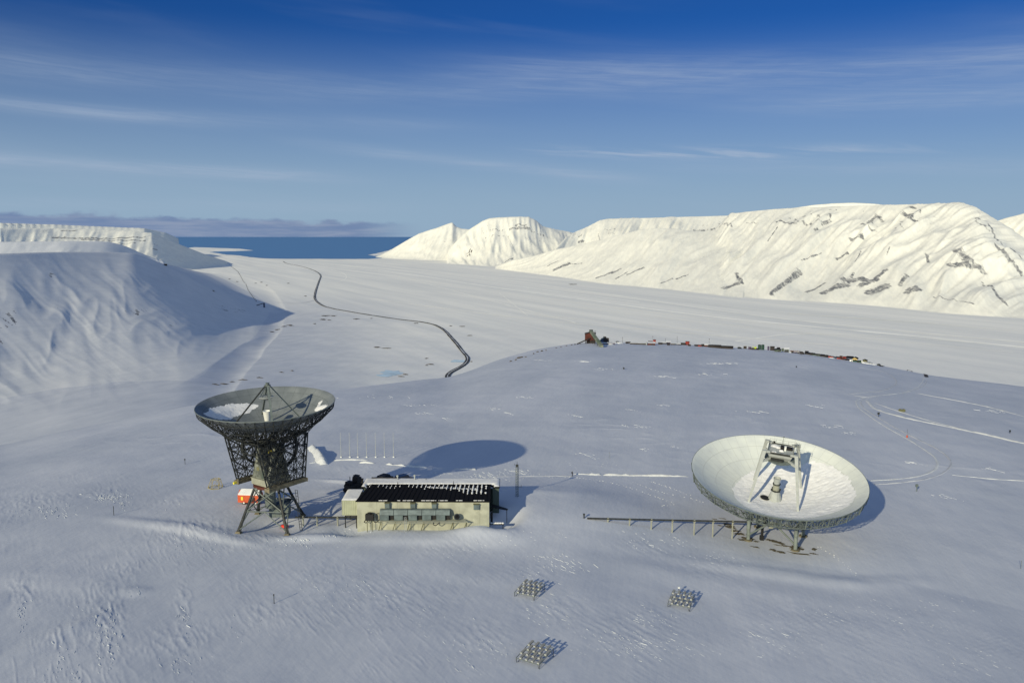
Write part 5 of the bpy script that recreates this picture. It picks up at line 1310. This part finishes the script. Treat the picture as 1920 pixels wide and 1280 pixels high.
# ================================================================== mine and sheds on the brow of the hill
def shed(px0, px1, ytop, r, depth, m, label, name='shed', cat='shed', roof='gable', snow=True, yaw_=0., group='sheds and stores along the brow', base=None, door=None, rm=None):
    a = spot(px0, r); b = spot(px1, r); c = (a+b)/2; w_ = (b-a).length; zt = zat((px0+px1)/2, ytop, r)
    zg = min(a.z, b.z, c.z)-.6; h = max(1.4, zt-c.z); hh = h if roof == 'flat' else h*.68
    d = (b-a).to_2d().normalized(); ang = math.atan2(d.y, d.x)+yaw_; F3 = Matrix.Rotation(ang, 3, 'Z')
    o = thing(name, (c.x, c.y, c.z), label, cat, group)
    def L_(x, y, z): return Vector((c.x, c.y, c.z))+F3 @ Vector((x, y, z))
    wl_ = MB().prism([L_(-w_/2, 0, -1), L_(w_/2, 0, -1), L_(w_/2, depth, -1.2), L_(-w_/2, depth, -1.2)], [L_(-w_/2, 0, hh), L_(w_/2, 0, hh), L_(w_/2, depth, hh), L_(-w_/2, depth, hh)])
    if roof == 'gablef': wl_.prism([L_(-w_/2, .02, hh), L_(w_/2, .02, hh), L_(0, .02, h)], [L_(-w_/2, depth-.02, hh), L_(w_/2, depth-.02, hh), L_(0, depth-.02, h)])
    wl_.build('wall', m, o)
    mb = MB(); e = .3; t = .25
    if roof == 'gable':
        mb.prism([L_(-w_/2-e, -e, hh), L_(-w_/2-e, depth/2, h), L_(-w_/2-e, depth+e, hh), L_(-w_/2-e, depth/2, h+t)], [L_(w_/2+e, -e, hh), L_(w_/2+e, depth/2, h), L_(w_/2+e, depth+e, hh), L_(w_/2+e, depth/2, h+t)])
        mb.prism([L_(-w_/2, 0, hh-.02), L_(-w_/2, depth/2, h-.02), L_(-w_/2, depth, hh-.02)], [L_(w_/2, 0, hh-.02), L_(w_/2, depth/2, h-.02), L_(w_/2, depth, hh-.02)])
    elif roof == 'gablef':
        for s in (-1, 1): mb.prism([L_(s*(w_/2+e), -e, hh-.1), L_(0, -e, h), L_(0, -e, h+t), L_(s*(w_/2+e), -e, hh+t-.1)], [L_(s*(w_/2+e), depth+e, hh-.1), L_(0, depth+e, h), L_(0, depth+e, h+t), L_(s*(w_/2+e), depth+e, hh+t-.1)])
    else: mb.prism([L_(-w_/2-.1, -.1, h), L_(w_/2+.1, -.1, h), L_(w_/2+.1, depth+.1, h), L_(-w_/2-.1, depth+.1, h)], [L_(-w_/2-.1, -.1, h+t), L_(w_/2+.1, -.1, h+t), L_(w_/2+.1, depth+.1, h+t), L_(-w_/2-.1, depth+.1, h+t)])
    mb.build('roof', rm or (M['roofsnow'] if snow else M['roof']), o)
    if w_ > 2.5: MB().box(L_(w_*.15, -.06, hh*.35), (min(2.2, w_*.25), .08, hh*.7), frame=F3).build('door', door or M['wood'], o)
    return o
# mine tower
R0 = 868; a = spot(1096.5, R0); b = spot(1116.5, R0); c = (a+b)/2; zt = zat(1106, 626, R0); w_ = (b-a).length
Tm = thing('mine_tower', c, 'rust-red mine loading tower with a sloping green conveyor, highest thing on the brow', 'mine building')
d = (b-a).normalized(); dy = Vector((-d.y, d.x, 0)); z1 = c.z+3.2
def G(u, v, z): return Vector((c.x, c.y, 0))+d*u+dy*v+Vector((0, 0, z))
MB().prism([G(-w_/2, 0, z1), G(w_/2, 0, z1), G(w_/2, 9, z1), G(-w_/2, 9, z1)], [G(-w_/2, 0, zt), G(w_/2, 0, zt), G(w_/2, 9, zt), G(-w_/2, 9, zt)]).prism([G(-w_/2, .02, zt), G(w_/2, .02, zt), G(0, .02, zt+1.3)], [G(-w_/2, 8.98, zt), G(w_/2, 8.98, zt), G(0, 8.98, zt+1.3)]).build('bunker', M['rust'], Tm)
ht = zat(1107, 619, R0); MB().prism([G(-1.2, 1, zt), G(2.9, 1, zt), G(2.9, 6, zt), G(-1.2, 6, zt)], [G(-1.2, 1, ht), G(2.9, 1, ht), G(2.9, 6, ht), G(-1.2, 6, ht)]).build('head_house', M['wood'], Tm)
mb = MB()
for s in (-1, 1): mb.prism([G(s*(w_/2+.4), -.4, zt-.1), G(0, -.4, zt+1.35), G(0, -.4, zt+1.65), G(s*(w_/2+.4), -.4, zt+.2)], [G(s*(w_/2+.4), 9.3, zt-.1), G(0, 9.3, zt+1.35), G(0, 9.3, zt+1.65), G(s*(w_/2+.4), 9.3, zt+.2)])
mb.build('roof', M['wood'], Tm)
mb = MB()
for u in (-5, -1.7, 1.7, 5):
    for v in (.6, 8): mb.bar(G(u, v, c.z-2), G(u, v, z1+.1), .35)
mb.box(G(2.5, 4, c.z+1.4), (6.5, 6, 4)); mb.box(G(-2, 5, c.z+.8), (4, 4, 3)); mb.build('undercroft', M['wood'], Tm)
top = G(.6, 0, ht-1.0); bot = on(1128.5, 651)
mb = MB().beam(top, bot+Vector((0, 0, .6)), 2.9, 2.6); cv = mb.build('conveyor_gallery', M['conv'], Tm)
mb = MB()
for t in (.3, .5, .7, .88):
    p = top.lerp(bot, t); g = H(p.x, p.y)
    for s in (-1.1, 1.1): mb.bar(Vector((p.x+s, p.y+.5, g-1)), p+Vector((s*.4, .5, -.8)), .22)
mb.build('conveyor_trestle', M['wood'], cv)
e0 = on(1082, 645.5, 600); mb = MB().beam(e0+Vector((0, 0, .5)), G(0, -.6, zat(1112, 634, R0)), 1.0, 1.0); mb.build('side_conveyor', M['wood'], Tm)
mb = MB().bar(G(4.3, 2, zt), G(4.3, 2, zat(1113.5, 620, R0)), .14); mb.bar(G(5.6, 2, zt), G(5.6, 2, zat(1116.5, 620, R0)), .14); mb.build('stack', M['steel'], Tm)
# snow-covered low red store under the heap beside the tower
shed(1125, 1139, 643.5, 850, 7, M['rust'], 'low red store half under a snow heap right of the mine tower', roof='gable', yaw_=-.15)
shed(1139, 1153, 645.5, 852, 6, M['purple'], 'low dark store between the red store and the long grey wall', roof='flat')
c = spot(1134, 905); r = 905
o = thing('loading_plant', c, 'blue-black heap of loading machinery behind the mine tower', 'machinery')
z0 = zat(1134, 641, r)
for i, (pa_, pb_, yt, m) in enumerate([(1127, 1133, 634.5, M['navy']), (1131, 1137, 631, M['wood']), (1135, 1142, 633.5, M['wood']), (1123, 1129, 638, M['navy'])]):
    p, q = spot(pa_, r), spot(pb_, r); cc = (p+q)/2; zt = zat((pa_+pb_)/2, yt, r); wd = (q-p).length
    MB().prism([cc+Vector((-wd/2, 0, -1)), cc+Vector((wd/2, 0, -1)), cc+Vector((wd/2, 4, -1)), cc+Vector((-wd/2, 4, -1))], [Vector((cc.x-wd/2*.8, cc.y+.4, zt)), Vector((cc.x+wd/2*.9, cc.y+.4, zt-.4)), Vector((cc.x+wd/2*.9, cc.y+3.6, zt-.4)), Vector((cc.x-wd/2*.8, cc.y+3.6, zt))]).build('hopper', m, o)
p = spot(1122, r); MB().beam(p+Vector((0, 0, 1)), spot(1133, r)+Vector((0, 0, zat(1133, 632, r)-spot(1133, r).z)), 1.2, 1.0).build('chute', M['steel2'], o)
lst = [
 (1213.5,1228.5,642.0,862,9,M['rust'],'largest rust-brown shed with a snow roof, right of the long dark wall','gable',True),
 (1196,1211,645.2,866,4,M['wood'],'long black wall left of the rust-brown shed, right half','flat',True),
 (1181,1196,646.6,868,4,M['wood'],'long black wall left of the rust-brown shed, tapering left half','flat',True),
 (1215,1224,638.8,925,4,M['purple'],'grey hut with a thick snow roof behind the rust-brown shed','flat',True),
 (1224.5,1229.5,637.5,925,4,M['shedred'],'tiny bright red hut behind the rust-brown shed','flat',False),
 (1234,1242,644,885,4,M['wood'],'black low store right of the rust-brown shed','flat',False),
 (1241,1249,641.5,900,4,M['wood'],'black store with snow patches under the second thin pole','gable',True),
 (1249,1257,640,905,5,M['purple'],'dark rounded store with snow on top, right of the second thin pole','gable',True),
 (1250.5,1256,645.5,870,3,M['wood'],'small black tub-shaped store in front of the dark row','flat',False),
 (1257,1266,645.5,885,3,M['wood'],'black low store left of the tallest thin pole','flat',True),
 (1266,1276,644,890,3,M['wood'],'black low store below the tallest thin pole','gable',True),
 (1276,1285,643.5,895,3,M['wood'],'black low store left of the bright red cube','flat',False),
 (1285,1292.5,640.8,900,4,M['shedred'],'bright red cube-shaped store, reddest on the brow','flat',False),
 (1290,1295,648,870,2,M['wood'],'small black boat-shaped tub below the bright red cube','flat',False),
 (1302,1309,647,880,3,M['wood'],'black store left of the small low red box','gable',False),
 (1309,1315,648,876,3,M['shedred'],'small low red box among black stores','flat',False),
 (1315,1322,646,885,3,M['wood'],'black store right of the small low red box','flat',False),
 (1321,1330,645.5,884,4,M['rust'],'dull red store at the start of the long black shed','gable',True),
 (1328,1352,648.2,868,7,M['wood'],'long black shed, left half','flat',False),
 (1352,1375,650.2,866,7,M['wood'],'long black shed, right half','flat',False),
 (1394,1400,648.6,895,3,M['wood'],'dark small hut right of the long black shed','flat',True),
 (1403,1409,649.6,885,3,M['purple'],'dark small hut left of the lime-green machine','flat',True),
 (1439,1442.8,648.6,905,3,M['purple'],'grey-purple box hut right of the green tanks','flat',True),
 (1444,1452.5,650,905,3,M['wood'],'flat black store right of the grey-purple box hut','flat',False),
 (1457,1463,652,905,3,M['wood'],'thin dark store above the dark green gable shed','flat',False),
 (1452.5,1465,654.8,872,8,M['darkwall'],'dark green gable-fronted shed standing in front of the others','gablef',False),
 (1466,1470,653,900,3,M['darkwall'],'small green-grey hut left of the pale green shed','flat',True),
 (1471,1480,652.5,898,5,M['steel2'],'pale green shed with a snow roof','gable',True),
 (1482,1500,657.5,888,4,M['rust'],'long low red line of stores under deep snow','flat',True),
 (1484,1488,661.5,875,2,M['wood'],'small black hut below the long red line of stores','flat',False),
 (1489,1494,662,874,2,M['purple'],'small purple-grey hut below the long red line of stores','flat',True),
 (1495,1499,664,870,2,M['wood'],'black hut at the left end of the long snow bank','flat',True),
 (1510,1516,658.5,900,3,M['wood'],'dark hut with a cab-like top on the upper row','gable',False),
 (1509,1524,665,868,5,M['wood'],'long black-roofed store, left third','flat',False),
 (1524,1538,667.5,864,5,M['darkwall'],'long black-roofed store, middle third','flat',False),
 (1538,1552,670,860,5,M['wood'],'long black-roofed store, right third','flat',False),
 (1533,1539,663,880,3,M['purple'],'black leaning hut on the snow above the long black-roofed store','gable',True),
 (1549,1553,669,868,3,M['sand'],'small yellow box hut at the end of the black-roofed store','flat',False),
 (1554,1558.5,670,866,3,M['shedred'],'bright red container next to the yellow box hut','flat',False),
 (1559,1563.5,671.5,864,3,M['shedred'],'second bright red container, right of the first','flat',False),
 (1563.7,1570,672.8,862,3,M['navy'],'navy container between the red containers','flat',False),
 (1570.2,1575.5,673.6,861,3,M['shedred'],'red container right of the navy container','flat',False),
 (1577,1584,674,858,3,M['rust'],'dark red container nearest the viewer in the coloured row','flat',False),
 (1568,1575,667.6,885,3,M['navy'],'blue-black container on the back row','flat',True),
 (1575.5,1580,668,885,3,M['rust'],'dark red container on the back row','flat',False),
 (1581,1587.5,669.3,880,4,M['shedred'],'red container on the back row beside the blue shed','flat',False),
 (1588,1600,668.8,882,8,M['navy'],'long blue-grey shed behind the yellow gable','gable',False),
 (1599,1609,670.5,868,7,M['sand'],'sand-yellow gable shed with a red door','gablef',False),
 (1608.5,1618.5,675.3,862,3,M['white'],'white container right of the sand-yellow shed','flat',True),
 (1617,1627,674.5,872,5,M['olive'],'olive tent-shaped shed behind the white container','gablef',False),
 (1600,1616,679,848,4,M['tank'],'dark green low hut at the right end of the row','flat',False),
 (1594.5,1600,678.8,850,3,M['white'],'small white box at the left end of the green low hut','flat',True),
]
for (p0, p1, yt, r, dp, m, lb, rf_, sn_) in lst:
    shed(p0, p1, yt, r, dp, m, lb, roof=rf_, snow=sn_, door=M['rust'] if 'red door' in lb else None, name='container' if 'container' in lb else 'shed', cat='container' if 'container' in lb else 'shed', yaw_=-.12 if p0 > 1480 else 0)
for px, lb in ((1424, 'dark green upright tank, left one of the pair'), (1430.3, 'dark green upright tank, right one of the pair')):
    c = spot(px, 895); h = zat(px, 645.6, 895)-c.z
    o = thing('storage_tank', c, lb, 'tank', 'pair of green tanks'); MB().lathe([(1.6, -1), (1.6, h-.4), (.3, h)], 18, c).build('shell', M['tank'], o)
    mb = MB()
    for z in (1, h*.5, h-.6): mb.lathe([(1.6, z), (1.68, z+.05), (1.68, z+.15), (1.6, z+.2)], 18, c)
    mb.build('hoop', M['wood'], o)
c = spot(1416, 893)
o = thing('digger', c, 'lime-green digger between dark huts left of the green tanks', 'digger'); zt = zat(1416, 648.6, 893)
MB().box(c+Vector((0, 0, 1.5)), (2.6, 2, 1.3)).box(c+Vector((.5, 0, 2.6)), (1.1, 1.4, 1.0)).build('cab', M['lime'], o); MB().box(c+Vector((0, -.7, .4)), (2.9, .5, .8)).box(c+Vector((0, .7, .4)), (2.9, .5, .8)).build('crawler', M['rubber'], o)
MB().path([c+Vector((-.8, 0, 2)), c+Vector((-2.4, 0, 3.6)), c+Vector((-3.4, 0, 1.0))], .2).build('arm', M['lime'], o)
for px, yb_, yt, r, lb in ((1167,640.5,631.8,890,'thin pole on the snow hump right of the mine tower'),(1223.5,638,629.8,930,'thin pole behind the tiny red hut'),(1247.5,641,634.3,910,'shortest thin pole, above the dark stores'),(1269.3,644,630,900,'tallest thin pole on the brow'),(1329.5,646,634.5,890,'thin pole above the long black shed')):
    c = spot(px, r); h = zat(px, yt, r)-c.z
    o = thing('utility_pole', c, lb, 'pole', 'thin poles along the brow'); MB().bar(c-Vector((0, 0, 1)), c+Vector((0, 0, h)), .16, .12, n=6).build('shaft', M['wood'], o); MB().beam(c+Vector((-.8, 0, h-.5)), c+Vector((.8, 0, h-.5)), .12, .12).build('crossarm', M['wood'], o)
c = spot(1212, 860); h = zat(1212, 641, 860)-c.z
single(MB().bar(c-Vector((0, 0, 1)), c+Vector((0, 0, h)), .45, n=8).box(c+Vector((0, 0, h)), (1.1, 1, .3)), 'white_pylon', M['pale'], c, 'pale upright post in the gap of the long black wall', 'post')
# vehicles and snowmobiles along the brow
lst2 = [(1158.5,641,905,'black'),(1176,642,892,'wood'),(1181,643,892,'wood'),(1387,650,890,'steel'),(1413,650.5,885,'wood'),(1420,651,887,'wood'),(1475,657.5,886,'steel'),(1504,659,895,'wood'),(1518,660.5,892,'navy'),(1523,661.5,890,'wood'),(1528,662,895,'steel'),(1541,664,895,'navy'),(1546,664.5,893,'wood'),(1552,666,890,'black'),
        (1504,668,862,'wood'),(1590,676,860,'wood'),(1633,681,850,'steel'),(1650,685.5,842,'steel')]
for k, (px, yb_, r, mk) in enumerate(lst2):
    c = spot(px, r); s = 1.0
    side = [(-2.2, .3), (2.2, .3), (2.2, 1.0), (1.0, 1.2), (.5, 1.9), (-1.9, 1.9), (-2.2, 1.0)]
    an = [.1, .8, -.3, .4][k % 4]; F3 = Matrix.Rotation(an, 3, 'Z')
    mb = MB().prism([c+F3 @ Vector((x, -.95, z)) for x, z in side], [c+F3 @ Vector((x, .95, z)) for x, z in side])
    for x in (-1.4, 1.4): mb.bar(c+F3 @ Vector((x, -1.0, .35)), c+F3 @ Vector((x, 1.0, .35)), .38, n=10)
    o = mb.build('parked_vehicle', M[mk], loc=c); tag(o, 'tiny dark vehicle parked among the sheds on the brow', 'vehicle', 'tiny vehicles parked along the brow')
# black rock ledges left of the tower and heaps right of the last shed
def lumps(items, name, m, label, seed, kind='stuff'):
    rj = random.Random(seed); mb = MB()
    for px, r, w_, h in items:
        c = spot(px, r); n = 9
        mb.prism([c+Vector((w_*math.cos(k*.698)*rj.uniform(.7, 1.2), w_*.6*math.sin(k*.698)*rj.uniform(.7, 1.2), -.5)) for k in range(n)], [c+Vector((w_*.55*math.cos(k*.698)*rj.uniform(.8, 1.2), w_*.35*math.sin(k*.698), h*rj.uniform(.7, 1.1))) for k in range(n)])
    o = mb.build(name, m, loc=mb.v[0]); tag(o, label, kind=kind)
lumps([(958,640,1.3,.8),(967,650,1.2,.8),(973,668,2.2,1.1),(978,672,2.0,.9),(986,668,1.5,.6),(1001,715,.9,.9),(1008,740,1.6,1.0),(1016,752,1.6,1.0),(1024,770,1.0,.8),(1043,800,1.2,.6),(1052,815,1.2,.5),(1062,830,1.6,.6),(1072,845,1.4,.7),(1078,850,1.6,.8),(1088,852,1.4,.6)], 'rocks', M['rock'], 'black rock ledges along the brow left of the mine tower', 3)
lumps([(1150,880,5,1.7),(1160,884,5,1.6),(1343,890,5,1.6),(1352,892,3,1.3),(1622,850,3,1.6),(1630,848,4,1.3),(1640,846,4,1.0),(1612,852,2.5,1.3),(1500,880,4,1.2),(1485,880,4,1.2),(1145,842,4,1.0),(1530,876,4,1.2),(1560,856,3,.9)], 'snow_heaps', M['roofsnow'], 'ploughed snow heaps among the sheds', 4)

# ================================================================== far left: small tipple, cable trestles, hut
r = 5330; c = spot(498, r); zt = zat(498, 567.5, r)
o = thing('coal_tipple', c, 'tiny dark tower with a sloping gallery at the foot of the left hill', 'mine building')
c.z = VZ-5; z9 = zt
MB().prism([c+Vector((-5, 0, 0)), c+Vector((5, 0, 0)), c+Vector((5, 10, 0)), c+Vector((-5, 10, 0))], [Vector((c.x-4.5, c.y, z9-4)), Vector((c.x+3.5, c.y, z9)), Vector((c.x+3.5, c.y+10, z9)), Vector((c.x-4.5, c.y+10, z9-4))]).build('tower', M['navy'], o)
p = spot(481, 5300); MB().beam(Vector((p.x, p.y, zat(481, 573.5, 5300))), Vector((c.x, c.y+4, z9-2)), 4, 3.5).build('gallery', M['wood'], o)
q = spot(491, 5320); MB().prism([Vector((q.x-14, q.y, zat(491, 578, 5320)-6)), Vector((q.x+16, q.y, zat(491, 578, 5320)-6)), Vector((q.x+16, q.y+8, zat(491, 578, 5320)-6))], [Vector((q.x-14, q.y, zat(491, 575, 5320))), Vector((q.x+16, q.y, zat(491, 576.2, 5320))), Vector((q.x+16, q.y+8, zat(491, 576.2, 5320)))]).build('low_shed', M['wood'], o)
pts_ = [(480.5,570),(476,563),(470,553),(465,544),(461,532),(456,526),(451,517),(446,509),(441,505),(434,500)]
w3 = [Vector((*sea_pt(a, b), 0))*((CAMZ-VZ-6)/(CAMZ-VZ-1)) for a, b in pts_]; w3 = densify([v for v in w3], 170)
for k, p in enumerate(w3[:60]):
    z = H(p.x, p.y); h = 9
    mb = MB()
    for s in (-1, 1): mb.bar((p.x+s*2.5, p.y, z-1), (p.x+s*.7, p.y, z+h), 1.1, .9)
    mb.beam((p.x-4, p.y, z+h), (p.x+4, p.y, z+h), 1.2, 1.6)
    o = mb.build('cable_trestle', M['steel'], loc=(p.x, p.y, z)); tag(o, 'tiny trestle in the old cableway line crossing the far valley floor', 'trestle', 'cableway trestles on the valley floor')
r = 4560; c = spot(319, r)
o = thing('hut', c, 'tiny black hut on the far edge of the left hill', 'hut'); MB().box(c+Vector((0, 0, 3)), (15, 8, 7)).build('wall', M['wood'], o)
MB().prism([c+Vector((-8, -4.5, 6.5)), c+Vector((-8, 0, 9.5)), c+Vector((-8, 4.5, 6.5))], [c+Vector((8, -4.5, 6.5)), c+Vector((8, 0, 9.5)), c+Vector((8, 4.5, 6.5))]).build('roof', M['roof'], o)
# ------------------------------------------------------------------ sun and sky
SUN_EL = R_(20.1); SUN_TRAVEL = Vector((.505, .863, 0)).normalized()
sd = Vector((SUN_TRAVEL.x*math.cos(SUN_EL), SUN_TRAVEL.y*math.cos(SUN_EL), -math.sin(SUN_EL)))
sl = bpy.data.lights.new('sun', 'SUN'); sl.energy = 4.9; sl.angle = R_(.53); sl.color = (1, .885, .61)
slo = bpy.data.objects.new('sun', sl); col.objects.link(slo); slo.rotation_euler = sd.to_track_quat('-Z', 'Y').to_euler()
w = bpy.data.worlds.new('World'); sc.world = w; w.use_nodes = True; nt = w.node_tree; N = nt.nodes; K = nt.links.new
bg = N['Background']; bg.inputs['Strength'].default_value = .085
sky = N.new('ShaderNodeTexSky'); sky.sky_type = 'NISHITA'; sky.sun_disc = False; sky.sun_elevation = SUN_EL
sky.sun_rotation = math.atan2(-SUN_TRAVEL.x, -SUN_TRAVEL.y); sky.altitude = 500; sky.air_density = 1.0; sky.dust_density = .15; sky.ozone_density = 3.0
tc = N.new('ShaderNodeTexCoord'); sp = N.new('ShaderNodeSeparateXYZ'); K(tc.outputs['Generated'], sp.inputs[0])
def mth(op, a, b=None, c=None):
    n = N.new('ShaderNodeMath'); n.operation = op
    for i, v in enumerate((a, b, c)):
        if v is None: continue
        if hasattr(v, 'links'): K(v, n.inputs[i])
        else: n.inputs[i].default_value = v
    return n.outputs[0]
def mrange(v, a, b, lo=0., hi=1.):
    n = N.new('ShaderNodeMapRange'); n.interpolation_type = 'SMOOTHSTEP'; K(v, n.inputs[0])
    n.inputs[1].default_value = a; n.inputs[2].default_value = b; n.inputs[3].default_value = lo; n.inputs[4].default_value = hi; return n.outputs[0]
def noise(vec, scale, detail=5, rough=.55, dist=0.):
    n = N.new('ShaderNodeTexNoise'); n.inputs['Scale'].default_value = scale; n.inputs['Detail'].default_value = detail
    n.inputs['Roughness'].default_value = rough; n.inputs['Distortion'].default_value = dist; K(vec, n.inputs['Vector']); return n.outputs['Fac']
def comb(x, y, z=0.):
    n = N.new('ShaderNodeCombineXYZ')
    for i, v in enumerate((x, y, z)):
        if hasattr(v, 'links'): K(v, n.inputs[i])
        else: n.inputs[i].default_value = v
    return n.outputs[0]
az = mth('ARCTAN2', sp.outputs[0], sp.outputs[1]); el = mth('ARCSINE', sp.outputs[2])
# thin high cloud streaks: long in azimuth, short in elevation
tilt = mth('MULTIPLY', az, .10)
e2 = mth('ADD', el, tilt)
v1 = comb(mth('MULTIPLY', az, 1.6), mth('MULTIPLY', e2, 16.0))
c1 = mrange(noise(v1, 1.0, 5, .5, .3), .48, .80)
v2 = comb(mth('MULTIPLY', az, 5.0), mth('MULTIPLY', e2, 75.0), 3.0)
n2_ = noise(v2, 1.0, 7, .62, .6)
c2 = mrange(n2_, .42, .80)
soft = mrange(noise(comb(mth('MULTIPLY', az, 3.0), mth('MULTIPLY', el, 30.0), 7.0), 1.0, 6, .6, .5), .30, .70, .35, 1.0)
fib = noise(comb(mth('MULTIPLY', az, 9.0), mth('MULTIPLY', mth('ADD', el, mth('MULTIPLY', az, .06)), 170.0), 4.0), 1.0, 6, .65, .8)
soft = mth('MULTIPLY', soft, mrange(fib, .30, .68, .55, 1.2))
def band(e0, slope, wdt, a0, a1, amt, tex):
    """a long streak of high cloud: height, tilt, thickness, from-to direction, strength"""
    d = mth('DIVIDE', mth('SUBTRACT', el, mth('ADD', R_(e0), mth('MULTIPLY', az, slope))), R_(wdt))
    g = mth('POWER', 2.718, mth('MULTIPLY', mth('MULTIPLY', d, d), -1.0))
    win = mth('MULTIPLY', mrange(az, R_(a0-6), R_(a0+5)), mrange(az, R_(a1+6), R_(a1-5)))
    return mth('MULTIPLY', mth('MULTIPLY', mth('MULTIPLY', g, win), tex), amt)
parts = [band(10.9, -.02, 1.1, -3, 40, .42, soft), band(9.9, .0, .9, -40, -2, .26, soft), band(9.2, -.03, .7, 18, 40, .34, soft), band(5.9, -.02, .38, 3, 27, .75, c2), band(6.2, -.06, .22, 6, 20, .5, c2),
         band(5.1, -.03, .5, 10, 38, .25, soft), band(3.6, -.03, .42, -40, -13, .55, soft), band(6.5, -.04, .35, -40, -22, .3, soft), band(4.8, -.10, .38, -12, 8, .38, soft), band(2.0, 0, .35, -40, -10, .3, soft),
         band(14.0, .25, 1.0, 27, 40, .4, c2), band(12.5, .35, .8, 12, 26, .22, c2), band(7.6, .0, .5, -30, -5, .16, soft)]
tot = mth('MULTIPLY', c1, .14)
for q in parts: tot = mth('ADD', tot, q)
alpha = mth('MINIMUM', tot, .7)
# light veil along the horizon
veil = mrange(el, .20, 0.0, 0., .42)
def mixc(f, a, b):
    n = N.new('ShaderNodeMix'); n.data_type = 'RGBA'
    K(f, n.inputs[0]) if hasattr(f, 'links') else setattr(n.inputs[0], 'default_value', f)
    for i, v in ((6, a), (7, b)):
        if hasattr(v, 'links'): K(v, n.inputs[i])
        else: n.inputs[i].default_value = (*v, 1)
    return n.outputs[2]
skyc = N.new('ShaderNodeVectorMath'); skyc.operation = 'MULTIPLY'; K(sky.outputs[0], skyc.inputs[0]); skyc.inputs[1].default_value = (.084, .30, .68)
col1 = skyc.outputs[0]
# pale veil that thickens towards the horizon, and unseen brightness added behind the viewer to lift the fill light
va = mth('ADD', mrange(el, R_(14.5), R_(7), 0, .45), mrange(el, R_(9), R_(1), 0, .5))
col1 = mixc(va, col1, (3.5, 4.95, 6.5))
col1 = mixc(alpha, col1, (4.6, 5.6, 7.2))
vb = mth('MULTIPLY', mrange(sp.outputs[1], .35, -.5, 0, 1), mrange(noise(tc.outputs['Generated'], 2.2, 5, .6), .25, .7, .45, .95))
col1 = mixc(vb, col1, (5.6, 7.6, 10.6))
# low cloud bank over the sea
edge = mth('ADD', .026, mth('MULTIPLY', mth('SUBTRACT', noise(comb(mth('MULTIPLY', az, 26.), mth('MULTIPLY', el, 60.), 1.), 1., 5, .6), .5), .022))
edge = mth('SUBTRACT', edge, mth('MULTIPLY', mth('ADD', az, .55), .022))
bank = mth('MULTIPLY', mrange(mth('SUBTRACT', edge, el), -.002, .0045), mrange(az, -.10, -.20))
tex = noise(comb(mth('MULTIPLY', az, 14.), mth('MULTIPLY', el, 160.), 5.), 1., 5, .6)
bcol = mixc(mrange(tex, .35, .7), (1.9, 2.75, 4.7), (3.0, 3.7, 5.3))
col2 = mixc(mth('MULTIPLY', bank, .93), col1, bcol)
K(col2, bg.inputs['Color'])
sc.view_settings.view_transform = 'Standard'; sc.view_settings.look = 'None'; sc.view_settings.exposure = 0; sc.view_settings.gamma = 1
